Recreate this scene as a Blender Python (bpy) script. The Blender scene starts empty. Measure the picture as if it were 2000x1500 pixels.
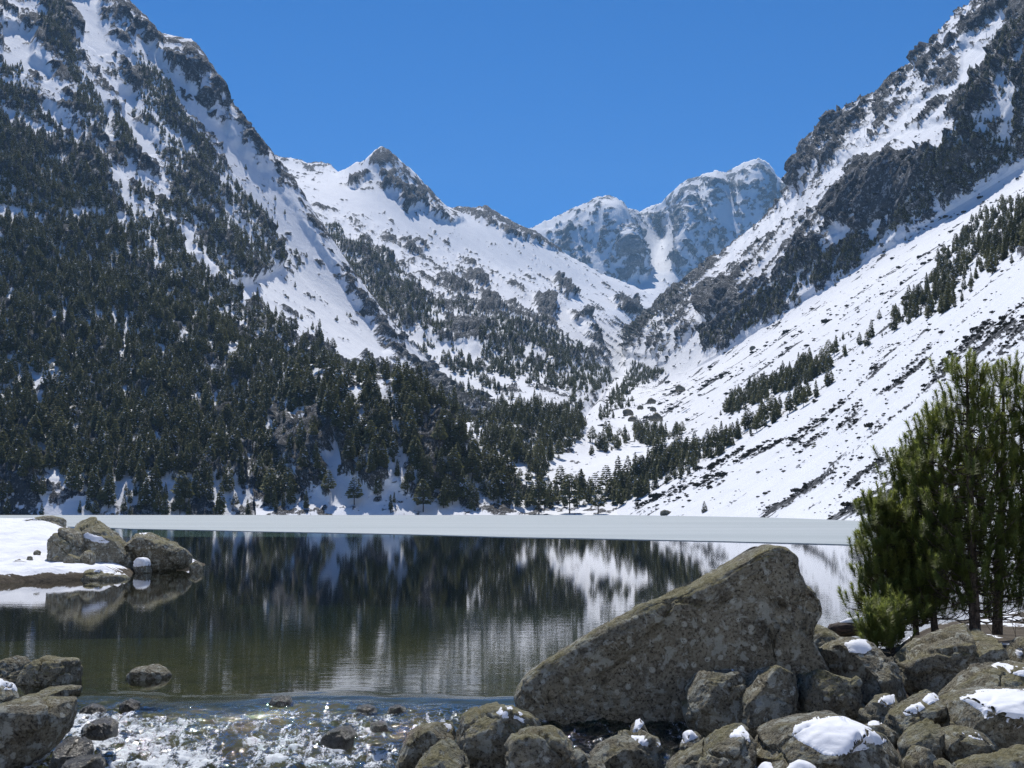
import bpy, math, random
import numpy as np
from mathutils import Vector

# ------------------------------------------------------------------ camera, sky, sun, exposure
SC = bpy.context.scene
F, CAMH = 2750.0, 1.65                      # focal length in photo pixels, eye height above the lake (m)
PITCH = math.atan(249.0 / F)
cam_data = bpy.data.cameras.new("camera")
cam_data.sensor_width = 36.0
cam_data.lens = 36.0 * F / 2000.0
cam_data.clip_start, cam_data.clip_end = 0.1, 60000.0
cam = bpy.data.objects.new("camera", cam_data)
SC.collection.objects.link(cam)
cam.location = (0, 0, CAMH)
cam.rotation_euler = (math.pi / 2 + PITCH, 0, 0)
SC.camera = cam

SUN_EL, SUN_AZ = math.radians(54), math.radians(-11)   # azimuth measured from straight ahead, minus = left
world = bpy.data.worlds.new("World")
SC.world = world
world.use_nodes = True
wn = world.node_tree
bg = wn.nodes["Background"]
sky = wn.nodes.new("ShaderNodeTexSky")
sky.sky_type = 'NISHITA'
sky.sun_disc = False
sky.sun_elevation = SUN_EL
sky.sun_rotation = SUN_AZ
sky.altitude = 2500
sky.air_density = 0.75
sky.dust_density = 0.0
sky.ozone_density = 10.0
hs = wn.nodes.new("ShaderNodeHueSaturation")
hs.inputs["Saturation"].default_value = 1.2
wn.links.new(sky.outputs[0], hs.inputs["Color"])
wn.links.new(hs.outputs[0], bg.inputs[0])
bg.inputs[1].default_value = 0.112

sun_data = bpy.data.lights.new("sun", 'SUN')
sun_data.energy = 4.5
sun_data.angle = math.radians(0.53)
sun_data.color = (1.0, 0.955, 0.89)
sun = bpy.data.objects.new("sun", sun_data)
SC.collection.objects.link(sun)
sun_dir = Vector((math.sin(SUN_AZ) * math.cos(SUN_EL), math.cos(SUN_AZ) * math.cos(SUN_EL), math.sin(SUN_EL)))
sun.rotation_euler = sun_dir.to_track_quat('Z', 'Y').to_euler()

SC.view_settings.view_transform = 'Standard'
SC.view_settings.look = 'None'
SC.view_settings.exposure = 0.2
SC.view_settings.gamma = 1.0
SC.view_settings.use_curve_mapping = False
SC.render.engine = 'CYCLES'
SC.cycles.max_bounces = 8
SC.cycles.diffuse_bounces = 3
SC.cycles.glossy_bounces = 4
SC.cycles.transparent_max_bounces = 16
SC.cycles.volume_bounces = 0
SC.cycles.use_denoising = True
SC.cycles.denoising_prefilter = 'NONE'

# ------------------------------------------------------------------ helpers
CP, SP = math.cos(PITCH), math.sin(PITCH)
ROOT = SC.collection
rng = np.random.default_rng(7)

def at(px, py, Y):
    """a picture point and its distance ahead -> the place in the world (arrays allowed)"""
    px, py, Y = np.broadcast_arrays(np.asarray(px, float), np.asarray(py, float), np.asarray(Y, float))
    a, b = (px - 1000.0) / F, (750.0 - py) / F
    dy, dz = CP - b * SP, SP + b * CP
    t = Y / dy
    return np.stack([a * t, Y, CAMH + dz * t], -1)

def proj(P):
    x, y, z = P[..., 0], P[..., 1], P[..., 2] - CAMH
    d = np.maximum(y * CP + z * SP, 0.05)
    u = -y * SP + z * CP
    return 1000 + F * x / d, 750 - F * u / d

def _hash(ix, iy, iz, seed):
    h = (ix * 374761393 + iy * 668265263 + iz * 2147483647 + seed * 1274126177) & 0xFFFFFFFF
    h = ((h ^ (h >> 13)) * 1274126177) & 0xFFFFFFFF
    h = ((h ^ (h >> 16)) * 2246822519) & 0xFFFFFFFF
    return (h ^ (h >> 15)) & 0xFFFFFFFF

_G = rng.normal(size=(256, 3)); _G /= np.linalg.norm(_G, axis=1)[:, None]

def pnoise(P, seed=0):
    """gradient noise, about -0.7 .. 0.7"""
    i = np.floor(P).astype(np.int64); f = P - i
    w = f * f * f * (f * (f * 6 - 15) + 10)
    out = np.zeros(P.shape[0])
    for cx in (0, 1):
        wx = w[:, 0] if cx else 1 - w[:, 0]
        for cy in (0, 1):
            wy = w[:, 1] if cy else 1 - w[:, 1]
            for cz in (0, 1):
                wz = w[:, 2] if cz else 1 - w[:, 2]
                g = _G[_hash(i[:, 0] + cx, i[:, 1] + cy, i[:, 2] + cz, seed) & 255]
                d = g[:, 0] * (f[:, 0] - cx) + g[:, 1] * (f[:, 1] - cy) + g[:, 2] * (f[:, 2] - cz)
                out += wx * wy * wz * d
    return out

def fbm(P, oct=5, gain=0.5, lac=2.03, seed=0, ridged=False):
    out = np.zeros(P.shape[0]); a, n = 1.0, 0.0
    for k in range(oct):
        v = pnoise(P * lac ** k + 17.3 * k, seed + k)
        if ridged:
            v = 0.5 - np.abs(v) * 1.6
        out += a * v; n += a * a; a *= gain
    return out / math.sqrt(n)

def smooth(a, b, x):
    t = np.clip((x - a) / (b - a), 0, 1)
    return t * t * (3 - 2 * t)

def poly_sd(px, py, poly):
    """signed distance (picture pixels) to a polygon, plus inside"""
    poly = np.asarray(poly, float)
    n = len(poly)
    d2 = np.full(px.shape, 1e12); ins = np.zeros(px.shape, bool)
    for k in range(n):
        x0, y0 = poly[k]; x1, y1 = poly[(k + 1) % n]
        ex, ey = x1 - x0, y1 - y0
        wx, wy = px - x0, py - y0
        t = np.clip((wx * ex + wy * ey) / (ex * ex + ey * ey + 1e-9), 0, 1)
        d2 = np.minimum(d2, (wx - ex * t) ** 2 + (wy - ey * t) ** 2)
        c = ((y0 <= py) & (y1 > py)) | ((y1 <= py) & (y0 > py))
        xs = x0 + (py - y0) * ex / (ey if abs(ey) > 1e-9 else 1e-9)
        ins ^= c & (px < xs)
    d = np.sqrt(d2)
    return np.where(ins, d, -d)

def pmask(px, py, poly, soft):
    poly = np.asarray(poly, float); out = np.zeros(px.shape)
    m = (px > poly[:, 0].min() - soft) & (px < poly[:, 0].max() + soft) & (py > poly[:, 1].min() - soft) & (py < poly[:, 1].max() + soft)
    if m.any():
        out[m] = smooth(-soft, soft, poly_sd(px[m], py[m], poly))
    return out

def link(name, me, mats=(), parent=None, **props):
    ob = bpy.data.objects.new(name, me)
    ROOT.objects.link(ob)
    for m in mats if isinstance(mats, (list, tuple)) else [mats]:
        if m is not None and m.name not in [x.name for x in me.materials if x]:
            me.materials.append(m)
    if parent is not None:
        ob.parent = parent
    for k, v in props.items():
        if v is not None:
            ob[k] = v
    return ob

def mesh(name, V, Fc, smooth_shade=True, attrs=None, mat_index=None):
    V = np.ascontiguousarray(V, dtype=np.float32); Fc = np.ascontiguousarray(Fc, dtype=np.int32)
    me = bpy.data.meshes.new(name)
    nf, k = Fc.shape
    me.vertices.add(len(V)); me.vertices.foreach_set("co", V.ravel())
    me.loops.add(nf * k); me.loops.foreach_set("vertex_index", Fc.ravel())
    me.polygons.add(nf)
    me.polygons.foreach_set("loop_start", np.arange(0, nf * k, k, dtype=np.int32))
    if mat_index is not None:
        me.polygons.foreach_set("material_index", np.asarray(mat_index, dtype=np.int32))
    me.update(calc_edges=True)
    me.polygons.foreach_set("use_smooth", np.full(nf, smooth_shade))
    for n, a in (attrs or {}).items():
        at_ = me.attributes.new(n, 'FLOAT', 'POINT'); at_.data.foreach_set("value", np.asarray(a, dtype=np.float32))
    return me

def grid_faces(nr, nc):
    i = np.arange(nr * nc).reshape(nr, nc)
    return np.stack([i[:-1, :-1], i[:-1, 1:], i[1:, 1:], i[1:, :-1]], -1).reshape(-1, 4)

def grid_normals(G):
    du = np.gradient(G, axis=1); dv = np.gradient(G, axis=0)
    n = np.cross(du, dv); n /= np.linalg.norm(n, axis=-1)[..., None] + 1e-12
    return n

# ------------------------------------------------------------------ materials
def new_mat(name):
    m = bpy.data.materials.new(name); m.use_nodes = True
    nt = m.node_tree
    for n in list(nt.nodes): nt.nodes.remove(n)
    out = nt.nodes.new("ShaderNodeOutputMaterial")
    return m, nt, out

class NT:
    """small node-writing helper"""
    def __init__(s, nt): s.nt = nt
    def n(s, t, **kw):
        nd = s.nt.nodes.new(t)
        for k, v in kw.items(): setattr(nd, k, v)
        return nd
    def set(s, sock, v):
        if isinstance(v, bpy.types.NodeSocket): s.nt.links.new(v, sock)
        elif v is not None: sock.default_value = v
    def math(s, op, a, b=None, c=None, clamp=False):
        nd = s.n("ShaderNodeMath", operation=op, use_clamp=clamp)
        for i, v in enumerate((a, b, c)):
            if v is not None: s.set(nd.inputs[i], v)
        return nd.outputs[0]
    def mix(s, fac, a, b):
        nd = s.n("ShaderNodeMix", data_type='RGBA')
        s.set(nd.inputs[0], fac); s.set(nd.inputs[6], a); s.set(nd.inputs[7], b)
        return nd.outputs[2]
    def ramp(s, fac, lo, hi, a=0.0, b=1.0):
        nd = s.n("ShaderNodeMapRange", interpolation_type='SMOOTHSTEP')
        s.set(nd.inputs[0], fac); nd.inputs[1].default_value = lo; nd.inputs[2].default_value = hi
        nd.inputs[3].default_value = a; nd.inputs[4].default_value = b
        return nd.outputs[0]
    def pos(s):
        return s.n("ShaderNodeNewGeometry").outputs["Position"]
    def map(s, vec, scale=(1, 1, 1), rot=(0, 0, 0)):
        nd = s.n("ShaderNodeMapping"); s.set(nd.inputs[0], vec)
        nd.inputs[2].default_value = rot; nd.inputs[3].default_value = scale
        return nd.outputs[0]
    def noise(s, vec, scale, detail=4, rough=0.55, dist=0.0):
        nd = s.n("ShaderNodeTexNoise"); s.set(nd.inputs["Vector"], vec)
        nd.inputs["Scale"].default_value = scale; nd.inputs["Detail"].default_value = detail
        nd.inputs["Roughness"].default_value = rough; nd.inputs["Distortion"].default_value = dist
        return nd.outputs[0]
    def voro(s, vec, scale, feature='F1', out=0, rand=1.0):
        nd = s.n("ShaderNodeTexVoronoi", feature=feature); s.set(nd.inputs["Vector"], vec)
        nd.inputs["Scale"].default_value = scale; nd.inputs["Randomness"].default_value = rand
        return nd.outputs[out]
    def attr(s, name):
        return s.n("ShaderNodeAttribute", attribute_name=name).outputs["Fac"]
    def bump(s, h, strength=1.0, dist=0.1, normal=None):
        nd = s.n("ShaderNodeBump"); s.set(nd.inputs["Height"], h)
        nd.inputs["Strength"].default_value = strength; nd.inputs["Distance"].default_value = dist
        if normal is not None: s.set(nd.inputs["Normal"], normal)
        return nd.outputs[0]
    def bsdf(s, col, rough=0.9, spec=0.2, normal=None, **kw):
        nd = s.n("ShaderNodeBsdfPrincipled")
        s.set(nd.inputs["Base Color"], col); s.set(nd.inputs["Roughness"], rough)
        nd.inputs["Specular IOR Level"].default_value = spec
        if normal is not None: s.set(nd.inputs["Normal"], normal)
        for k, v in kw.items(): s.set(nd.inputs[k.replace("_", " ")], v)
        return nd.outputs[0]

def C(r, g, b): return (r, g, b, 1.0)

def mountain_material(name, fine, rock_a, rock_b, snow=(0.80, 0.82, 0.86)):
    """snow over dark rock; the vertex value rockv says which one lies here, fine noise breaks the border up"""
    m, nt, out = new_mat(name); s = NT(nt); p = s.pos()
    v = s.attr("rockv")
    hf = s.noise(p, fine, 7, 0.72)
    hf2 = s.noise(p, fine * 0.3, 5, 0.6)
    hf3 = s.noise(p, fine * 4.3, 6, 0.72)
    t = s.math('ADD', v, s.math('ADD', s.math('MULTIPLY', s.math('SUBTRACT', hf, 0.5), 4.2), s.math('MULTIPLY', s.math('SUBTRACT', hf3, 0.5), 1.5)))
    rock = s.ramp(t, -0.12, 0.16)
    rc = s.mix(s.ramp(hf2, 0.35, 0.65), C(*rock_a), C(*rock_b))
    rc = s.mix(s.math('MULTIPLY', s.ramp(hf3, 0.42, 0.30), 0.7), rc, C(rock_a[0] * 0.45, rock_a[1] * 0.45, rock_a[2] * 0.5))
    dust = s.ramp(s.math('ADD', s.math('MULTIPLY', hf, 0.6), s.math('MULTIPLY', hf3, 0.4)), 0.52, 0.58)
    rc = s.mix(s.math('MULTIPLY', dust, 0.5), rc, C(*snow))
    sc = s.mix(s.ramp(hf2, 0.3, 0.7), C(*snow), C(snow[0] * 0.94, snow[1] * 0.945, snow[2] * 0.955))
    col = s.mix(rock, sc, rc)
    hh = s.math('ADD', hf, s.math('MULTIPLY', hf3, 0.16))
    bmp = s.bump(s.math('MULTIPLY', hh, s.math('ADD', s.math('MULTIPLY', rock, 0.85), 0.15)), 1.0, 1.3 / fine * 0.8)
    nt.links.new(s.bsdf(col, 0.85, 0.12, bmp), out.inputs[0])
    return m

MAT_NEARSLOPE = mountain_material("snow_and_scree", 0.45, (0.052, 0.052, 0.055), (0.085, 0.08, 0.072))
MAT_MOUNT = mountain_material("snow_and_gneiss", 0.20, (0.050, 0.056, 0.066), (0.092, 0.097, 0.105))
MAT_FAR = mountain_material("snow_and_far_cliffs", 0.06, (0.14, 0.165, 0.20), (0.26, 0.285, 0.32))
# ------------------------------------------------------------------ terrain: mountains, slopes, valley floor
def interp_pts(pts, x):
    pts = sorted(pts); xs = [p[0] for p in pts]
    return np.interp(x, xs, [p[1] for p in pts]), np.interp(x, xs, [p[2] for p in pts])

def gauss1(a, sig):
    r = int(3 * sig) + 1; k = np.exp(-0.5 * (np.arange(-r, r + 1) / sig) ** 2); k /= k.sum()
    return np.convolve(np.pad(a, r, mode='edge'), k, mode='valid')

def pchip_rows(rows, t, tq):
    """monotone cubic through rows (R, N, 3) at parameters t -> values at tq"""
    rows = np.asarray(rows); h = np.diff(t)[:, None, None]; d = np.diff(rows, axis=0) / h
    m = np.zeros_like(rows); m[0], m[-1] = d[0], d[-1]
    same = d[:-1] * d[1:] > 0
    hm = 2 * d[:-1] * d[1:] / np.where(same, d[:-1] + d[1:], 1)
    m[1:-1] = np.where(same, hm, 0)
    k = np.clip(np.searchsorted(t, tq, side='right') - 1, 0, len(t) - 2)
    hh = h[k]; s = ((tq - t[k])[:, None, None]) / hh
    return ((2 * s**3 - 3 * s**2 + 1) * rows[k] + (s**3 - 2 * s**2 + s) * hh * m[k]
            + (-2 * s**3 + 3 * s**2) * rows[k + 1] + (s**3 - s**2) * hh * m[k + 1])

FOREST = []      # sampled trees: x, y, z, height, stand
SHRUBS = []
TREE_K = 0.095

def apply_masks(px, py, base, items):
    d = base if isinstance(base, np.ndarray) else np.full(px.shape, float(base))
    for poly, val, soft in items:
        m = pmask(px, py, poly, soft)
        d = d * (1 - m) + val * m
    return d

def build_patch(name, G, nback, fall, amp, wave, base_rock, rocks, trees, mat, seed, tree_h, stand, shrubs=(), detail=1.0, stretch=0.33, tk=1.0, warp=7.0, rockout=1.0, edge_fade=1.0, thin=0.86):
    """G: grid of points (foot row first); displaces it with rocky relief, lays rock and snow, scatters trees"""
    nr, nc = G.shape[:2]
    P0 = G.reshape(-1, 3)
    f = np.array(fall, float); f /= np.linalg.norm(f)
    a = np.cross(f, (0, 0, 1)); a /= np.linalg.norm(a); b = np.cross(f, a)
    Q = np.stack([P0 @ a, P0 @ b, (P0 @ f) * stretch], -1) / wave
    big = fbm(Q * 0.45, 3, 0.5, seed=seed, ridged=True)
    n1d = fbm(Q, 5, 0.52, seed=seed + 20, ridged=True) * 1.5
    n1 = fbm(Q, 7, 0.68, seed=seed + 20, ridged=True) * 1.5
    n2 = fbm(P0 / wave * 2.2, 6, 0.7, seed=seed + 40) * 2.4
    px, py = proj(P0)
    wp = fbm(np.stack([px, py, px * 0], -1) / 42.0, 4, 0.6, seed=seed + 60) * warp * 2
    wq = fbm(np.stack([py, px, px * 0 + 9], -1) / 42.0, 4, 0.6, seed=seed + 63) * warp * 2
    pxw, pyw = px + wp, py + wq
    d = apply_masks(pxw, pyw, base_rock, rocks)
    d = np.clip(np.where(d < 0.86, d * thin, d), 0.004, 0.996)
    r1 = fbm(Q * 2.6, 6, 0.74, seed=seed + 80, ridged=True) * 1.5
    r2 = fbm(P0 / wave * 5.5, 5, 0.74, seed=seed + 90) * 2.4
    nz = 0.45 * n1 + 0.40 * n2 + 0.6 * r1 + 0.55 * r2
    rank = np.empty(len(nz)); rank[np.argsort(nz)] = (np.arange(len(nz)) + 0.5) / len(nz)
    rv = 0.55 * (np.log(rank / (1 - rank)) + np.log(d / (1 - d)))
    rockn = smooth(-0.5, 1.5, rv)
    fade = np.ones(nr); fade[-nback - 14:] = np.concatenate([np.linspace(1, 0.16, 14), np.full(nback, 0.16)]); fade[:14] *= np.linspace(0, 1, 14)
    fade = np.repeat(fade, nc)
    rough = 0.25 + 0.75 * smooth(0.08, 0.5, d)
    disp = amp * fade * edge_fade * (0.50 * big * rough + 0.26 * rough * n1d * (0.5 + rockn) + 0.05 * rough * r1 * (0.25 + rockn) + 0.022 * rockout * rockn * (0.6 + r2) + 0.012 * n2)
    N = grid_normals(G).reshape(-1, 3)
    if (N[:, 2].mean()) < 0: N = -N
    P = P0 + N * disp[:, None]
    ob = link(name, mesh(name, P, grid_faces(nr, nc), True, {"rockv": rv}), mat, kind="structure")
    # trees stand where the tree masks say, more sparsely on sheer rock
    if trees or shrubs:
        Pg = P.reshape(nr, nc, 3)
        gx, gy = px.reshape(nr, nc), py.reshape(nr, nc)
        area = np.abs(np.gradient(gx, axis=1) * np.gradient(gy, axis=0) - np.gradient(gx, axis=0) * np.gradient(gy, axis=1))
        area[-nback:] = 0; area = area.ravel()
        vis = (px > -120) & (px < 2120) & (py > -80)
        r = np.random.default_rng(seed)
        for items, kind, hts in ((trees, 'tree', tree_h), (shrubs, 'shrub', 0.42)):
            if not items: continue
            td = apply_masks(pxw, pyw, 0.0, items)
            patchy = smooth(-0.45, 0.55, n2 + 0.45 * n1 + 0.5 * r1 + 1.3 * (td - 0.75))
            td = td * patchy
            if kind == 'shrub': td = 1.1 * (td + 0.05) * smooth(0.2, 1.9, 0.6 * n1 + 0.5 * n2 + 1.2 * r2)
            H = hts(P[:, 0], P[:, 1], P[:, 2]) if callable(hts) else np.full(len(P), hts)
            hp = H / P[:, 1] * F
            k = TREE_K * tk if kind == 'tree' else 0.30
            cnt = r.poisson(np.where(vis, np.clip(td * area / (k * hp * hp + 2), 0, 3), 0))
            idx = np.repeat(np.arange(len(P)), cnt)
            if not len(idx): continue
            row, col = idx // nc, idx % nc
            rw1 = np.clip(row + 1, 0, nr - 1); c1 = np.clip(col + 1, 0, nc - 1)
            s, t = r.random(len(idx))[:, None], r.random(len(idx))[:, None]
            pp = Pg[row, col] * (1 - s) * (1 - t) + Pg[rw1, col] * s * (1 - t) + Pg[row, c1] * (1 - s) * t + Pg[rw1, c1] * s * t
            hh = H[idx] * np.clip(r.lognormal(-0.10, 0.42, len(idx)), 0.3, 1.6)
            (FOREST if kind == 'tree' else SHRUBS).append((pp, hh, stand))
    return ob

def px_patch(px0, px1, step, rows, vstep, back=(0.10, -0.10), sm=14, jag=3.0):
    """rows (foot .. skyline) of picture points with distances -> a grid of world points with a back slope added"""
    xs = np.arange(px0, px1 + step, step)
    W, yy = [], []
    for k, r in enumerate(rows):
        py, Y = interp_pts(r, xs)
        if k < len(rows) - 1: py = gauss1(py, sm)
        else: py = py + jag * 1.6 * fbm(np.stack([xs / 26, xs * 0 + 3.3, xs * 0], -1), 5, 0.72, seed=int(px0) % 97 + 3, ridged=True)
        Y = gauss1(Y, sm)
        W.append(at(xs, py, Y)); yy.append(py)
    t = [0.0]
    for k in range(1, len(W)):
        t.append(t[-1] + max(4.0, float(np.abs(yy[k] - yy[k - 1]).mean())))
    t = np.array(t)
    nq = int(t[-1] / vstep)
    G = pchip_rows(W, t, np.linspace(0, t[-1], nq))
    R = G[-1]
    nb = 6
    bk = [R + np.stack([R[:, 0] * 0, R[:, 1] * back[0] * (q / nb), R[:, 1] * back[1] * (q / nb) ** 1.3], -1) for q in range(1, nb + 1)]
    return np.concatenate([G, np.array(bk)]), nb

# ---- far twin peaks at the valley head
rowsV = [
    [(940, 660, 3300), (1100, 650, 3500), (1250, 640, 3900), (1330, 640, 4000), (1450, 640, 3900), (1640, 640, 3600)],
    [(940, 575, 4700), (1100, 562, 4900), (1215, 556, 5000), (1262, 556, 5020), (1300, 566, 5000), (1325, 560, 5250), (1370, 552, 5300), (1640, 530, 5200)],
    [(940, 535, 4900), (1090, 508, 5080), (1150, 500, 5150), (1205, 478, 5120), (1225, 470, 5080), (1248, 482, 5150), (1262, 515, 5500), (1300, 500, 5600), (1318, 490, 5400), (1335, 470, 5380), (1360, 450, 5450), (1450, 470, 5450), (1640, 440, 5400)],
    [(940, 500, 5050), (1060, 465, 5200), (1130, 440, 5280), (1185, 420, 5260), (1200, 412, 5220), (1225, 430, 5330), (1250, 448, 5800), (1300, 446, 6000), (1320, 420, 5650), (1345, 392, 5580), (1370, 405, 5640), (1400, 380, 5600), (1430, 395, 5660), (1465, 360, 5620), (1500, 380, 5700), (1530, 390, 5800), (1640, 380, 5700)],
    [(940, 490, 5100), (1000, 462, 5200), (1040, 441, 5300), (1075, 424, 5350), (1110, 407, 5400), (1150, 390, 5450), (1178, 378, 5450), (1190, 377, 5450), (1200, 382, 5450), (1214, 391, 5450), (1228, 402, 5700), (1250, 407, 6100), (1275, 398, 6100), (1290, 392, 6000), (1303, 380, 5900), (1322, 362, 5850), (1345, 346, 5850), (1372, 339, 5850), (1392, 332, 5850), (1420, 333, 5850), (1440, 324, 5850), (1455, 316, 5850), (1468, 309, 5850), (1482, 306, 5850), (1497, 310, 5850), (1508, 322, 5900), (1518, 343, 5950), (1526, 348, 6000), (1534, 337, 6000), (1550, 326, 6000), (1566, 318, 6000), (1640, 300, 6000)],
]
G, nb = px_patch(940, 1640, 2.4, rowsV, 2.4, sm=4, jag=5.0)
rockV = [([(1060, 460), (1130, 415), (1180, 382), (1215, 395), (1222, 470), (1200, 540), (1120, 520)], 0.42, 10),
         ([(1130, 450), (1185, 400), (1212, 440), (1200, 480), (1150, 470)], 0.62, 8),
         ([(1215, 470), (1235, 440), (1262, 500), (1275, 540), (1255, 555), (1225, 540)], 0.62, 8),
         ([(1205, 390), (1235, 420), (1260, 450), (1285, 470), (1270, 480), (1240, 450), (1215, 420)], 0.35, 6),
         ([(1245, 415), (1290, 400), (1310, 420), (1310, 445), (1280, 445), (1255, 430)], 0.5, 6),
         ([(1300, 385), (1340, 350), (1400, 338), (1460, 320), (1510, 330), (1525, 350), (1500, 420), (1440, 480), (1380, 540), (1325, 550), (1315, 510), (1330, 440)], 0.50, 8),
         ([(1425, 345), (1480, 330), (1515, 350), (1520, 400), (1460, 450), (1430, 420)], 0.60, 10),
         ([(1320, 480), (1370, 430), (1400, 470), (1370, 545), (1325, 552)], 0.66, 8),
         ([(1525, 350), (1560, 325), (1600, 320), (1600, 400), (1530, 390)], 0.6, 6),
         ([(1240, 430), (1290, 462), (1322, 462), (1318, 510), (1325, 550), (1345, 600), (1200, 600), (1262, 550), (1262, 500)], 0.03, 8),
         ([(1040, 445), (1110, 408), (1180, 378), (1165, 395), (1110, 430), (1070, 455)], 0.05, 5)]
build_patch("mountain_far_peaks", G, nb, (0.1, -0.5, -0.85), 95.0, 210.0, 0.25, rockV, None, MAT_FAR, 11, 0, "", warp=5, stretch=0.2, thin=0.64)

# ---- middle mountain with the pointed rocky summit
rowsM = [
    [(400, 830, 1400), (650, 840, 1350), (800, 880, 1250), (900, 900, 1100), (1000, 885, 1000), (1100, 850, 1080), (1165, 812, 1320), (1205, 765, 1950), (1250, 690, 2450), (1340, 640, 2900)],
    [(400, 790, 1500), (650, 800, 1450), (800, 840, 1350), (900, 865, 1200), (1000, 850, 1100), (1100, 815, 1200), (1165, 772, 1500), (1195, 722, 2200), (1240, 655, 2700), (1340, 618, 3100)],
    [(400, 560, 1750), (620, 610, 1650), (760, 680, 1550), (860, 720, 1480), (950, 740, 1450), (1040, 720, 1550), (1110, 700, 1800), (1165, 675, 2300), (1240, 630, 2800), (1340, 611, 3150)],
    [(400, 420, 2050), (600, 460, 2000), (720, 540, 1900), (820, 590, 1850), (910, 615, 1900), (1000, 620, 2000), (1080, 622, 2250), (1150, 620, 2550), (1240, 602, 2900), (1340, 607, 3200)],
    [(400, 330, 2400), (600, 385, 2350), (700, 425, 2300), (800, 480, 2300), (890, 515, 2400), (970, 525, 2500), (1060, 545, 2700), (1150, 570, 2900), (1240, 582, 3080), (1340, 604, 3250)],
    [(400, 285, 2800), (560, 345, 2750), (640, 350, 2750), (700, 355, 2560), (745, 350, 2520), (800, 390, 2580), (890, 440, 2700), (960, 450, 2800), (1050, 482, 3000), (1150, 540, 3100), (1240, 566, 3200), (1340, 602, 3300)],
    [(400, 250, 3000), (480, 280, 3000), (530, 299, 3000), (550, 306, 3000), (575, 309, 3000), (600, 318, 3000), (625, 315, 3000), (645, 320, 3000), (660, 333, 2950), (680, 324, 2800), (700, 314, 2700), (714, 310, 2650), (722, 300, 2620), (733, 291, 2600), (745, 286, 2600), (758, 289, 2600), (766, 300, 2620), (790, 319, 2650), (806, 330, 2680), (830, 358, 2740), (850, 378, 2800), (868, 396, 2850), (882, 405, 2880), (900, 401, 2950), (925, 404, 3000), (948, 400, 3020), (965, 409, 3050), (1000, 432, 3100), (1020, 440, 3120), (1042, 449, 3150), (1060, 462, 3180), (1100, 490, 3200), (1170, 530, 3220), (1240, 557, 3280), (1290, 580, 3320), (1340, 602, 3350)],
]
G, nb = px_patch(400, 1340, 2.5, rowsM, 2.4)
rockM = [([(600, 400), (700, 425), (800, 475), (950, 520), (1080, 560), (1100, 600), (950, 570), (800, 510), (650, 440)], 0.30, 18),
         ([(600, 450), (700, 470), (800, 520), (880, 560), (1000, 600), (1160, 640), (1180, 700), (1100, 730), (950, 700), (800, 660), (640, 560)], 0.44, 18),
         ([(712, 319), (728, 270), (772, 272), (790, 312), (812, 328), (852, 368), (882, 392), (905, 442), (920, 460), (902, 460), (881, 432), (830, 420), (824, 400), (788, 409), (761, 391), (752, 364), (755, 349), (725, 334)], 0.64, 4),
         ([(680, 364), (722, 343), (734, 355), (695, 379)], 0.75, 4),
         ([(881, 394), (950, 390), (1014, 428), (1060, 452), (1100, 490), (1070, 480), (1016, 462), (986, 459), (950, 432), (920, 430), (890, 420)], 0.76, 3),
         ([(530, 296), (660, 312), (665, 330), (620, 328), (560, 322)], 0.5, 4),
         ([(598, 470), (620, 445), (650, 450), (680, 490), (730, 530), (800, 560), (830, 620), (800, 640), (730, 600), (650, 550)], 0.5, 8),
         ([(780, 470), (830, 478), (822, 498), (790, 492)], 0.8, 4), ([(905, 535), (950, 545), (952, 558), (918, 556)], 0.85, 4),
         ([(925, 585), (978, 600), (970, 632), (938, 615)], 0.86, 4), ([(1038, 620), (1045, 583), (1078, 590), (1080, 650), (1050, 652)], 0.88, 4),
         ([(858, 532), (890, 545), (908, 622), (890, 626), (868, 580)], 0.75, 5), ([(1072, 550), (1105, 555), (1125, 582), (1108, 582), (1085, 570)], 0.75, 3),
         ([(1198, 588), (1235, 590), (1257, 620), (1235, 628), (1210, 610)], 0.9, 3), ([(1117, 615), (1146, 618), (1146, 636), (1120, 633)], 0.86, 3),
         ([(840, 465), (905, 442), (1000, 470), (1120, 520), (1240, 566), (1260, 580), (1120, 560), (1000, 520), (900, 490)], 0.035, 8),
         ([(660, 335), (712, 318), (722, 340), (680, 360), (760, 395), (830, 430), (880, 450), (840, 465), (760, 440), (640, 400), (580, 350)], 0.03, 6),
         ([(510, 330), (600, 400), (680, 560), (760, 680), (620, 640), (540, 520)], 0.05, 12),
         ([(1080, 600), (1130, 640), (1150, 690), (1110, 690), (1085, 650)], 0.06, 8),
         ([(790, 695), (830, 700), (920, 750), (1000, 788), (985, 803), (900, 770), (830, 725)], 0.02, 4)]
treeM = [([(520, 540), (640, 560), (760, 660), (840, 740), (600, 740)], 0.10, 20),
         ([(598, 470), (620, 445), (655, 450), (680, 490), (675, 525), (650, 548), (615, 505)], 1.0, 6),
         ([(680, 475), (760, 520), (835, 600), (870, 650), (850, 690), (780, 645), (700, 600), (665, 545)], 0.75, 8),
         ([(640, 590), (720, 620), (800, 650), (900, 690), (970, 740), (1010, 800), (930, 830), (880, 800), (800, 730), (700, 690), (660, 650)], 0.62, 10),
         ([(940, 640), (990, 640), (1060, 655), (1110, 690), (1185, 730), (1195, 765), (1130, 775), (1050, 765), (980, 745), (930, 690)], 0.85, 8),
         ([(860, 560), (900, 570), (930, 640), (890, 640)], 0.5, 8),
         ([(790, 695), (830, 700), (920, 750), (1000, 788), (985, 803), (900, 770), (830, 725)], 0.0, 4),
         ([(870, 830), (960, 800), (1140, 790), (1140, 870), (870, 880)], 0.6, 8)]
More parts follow.
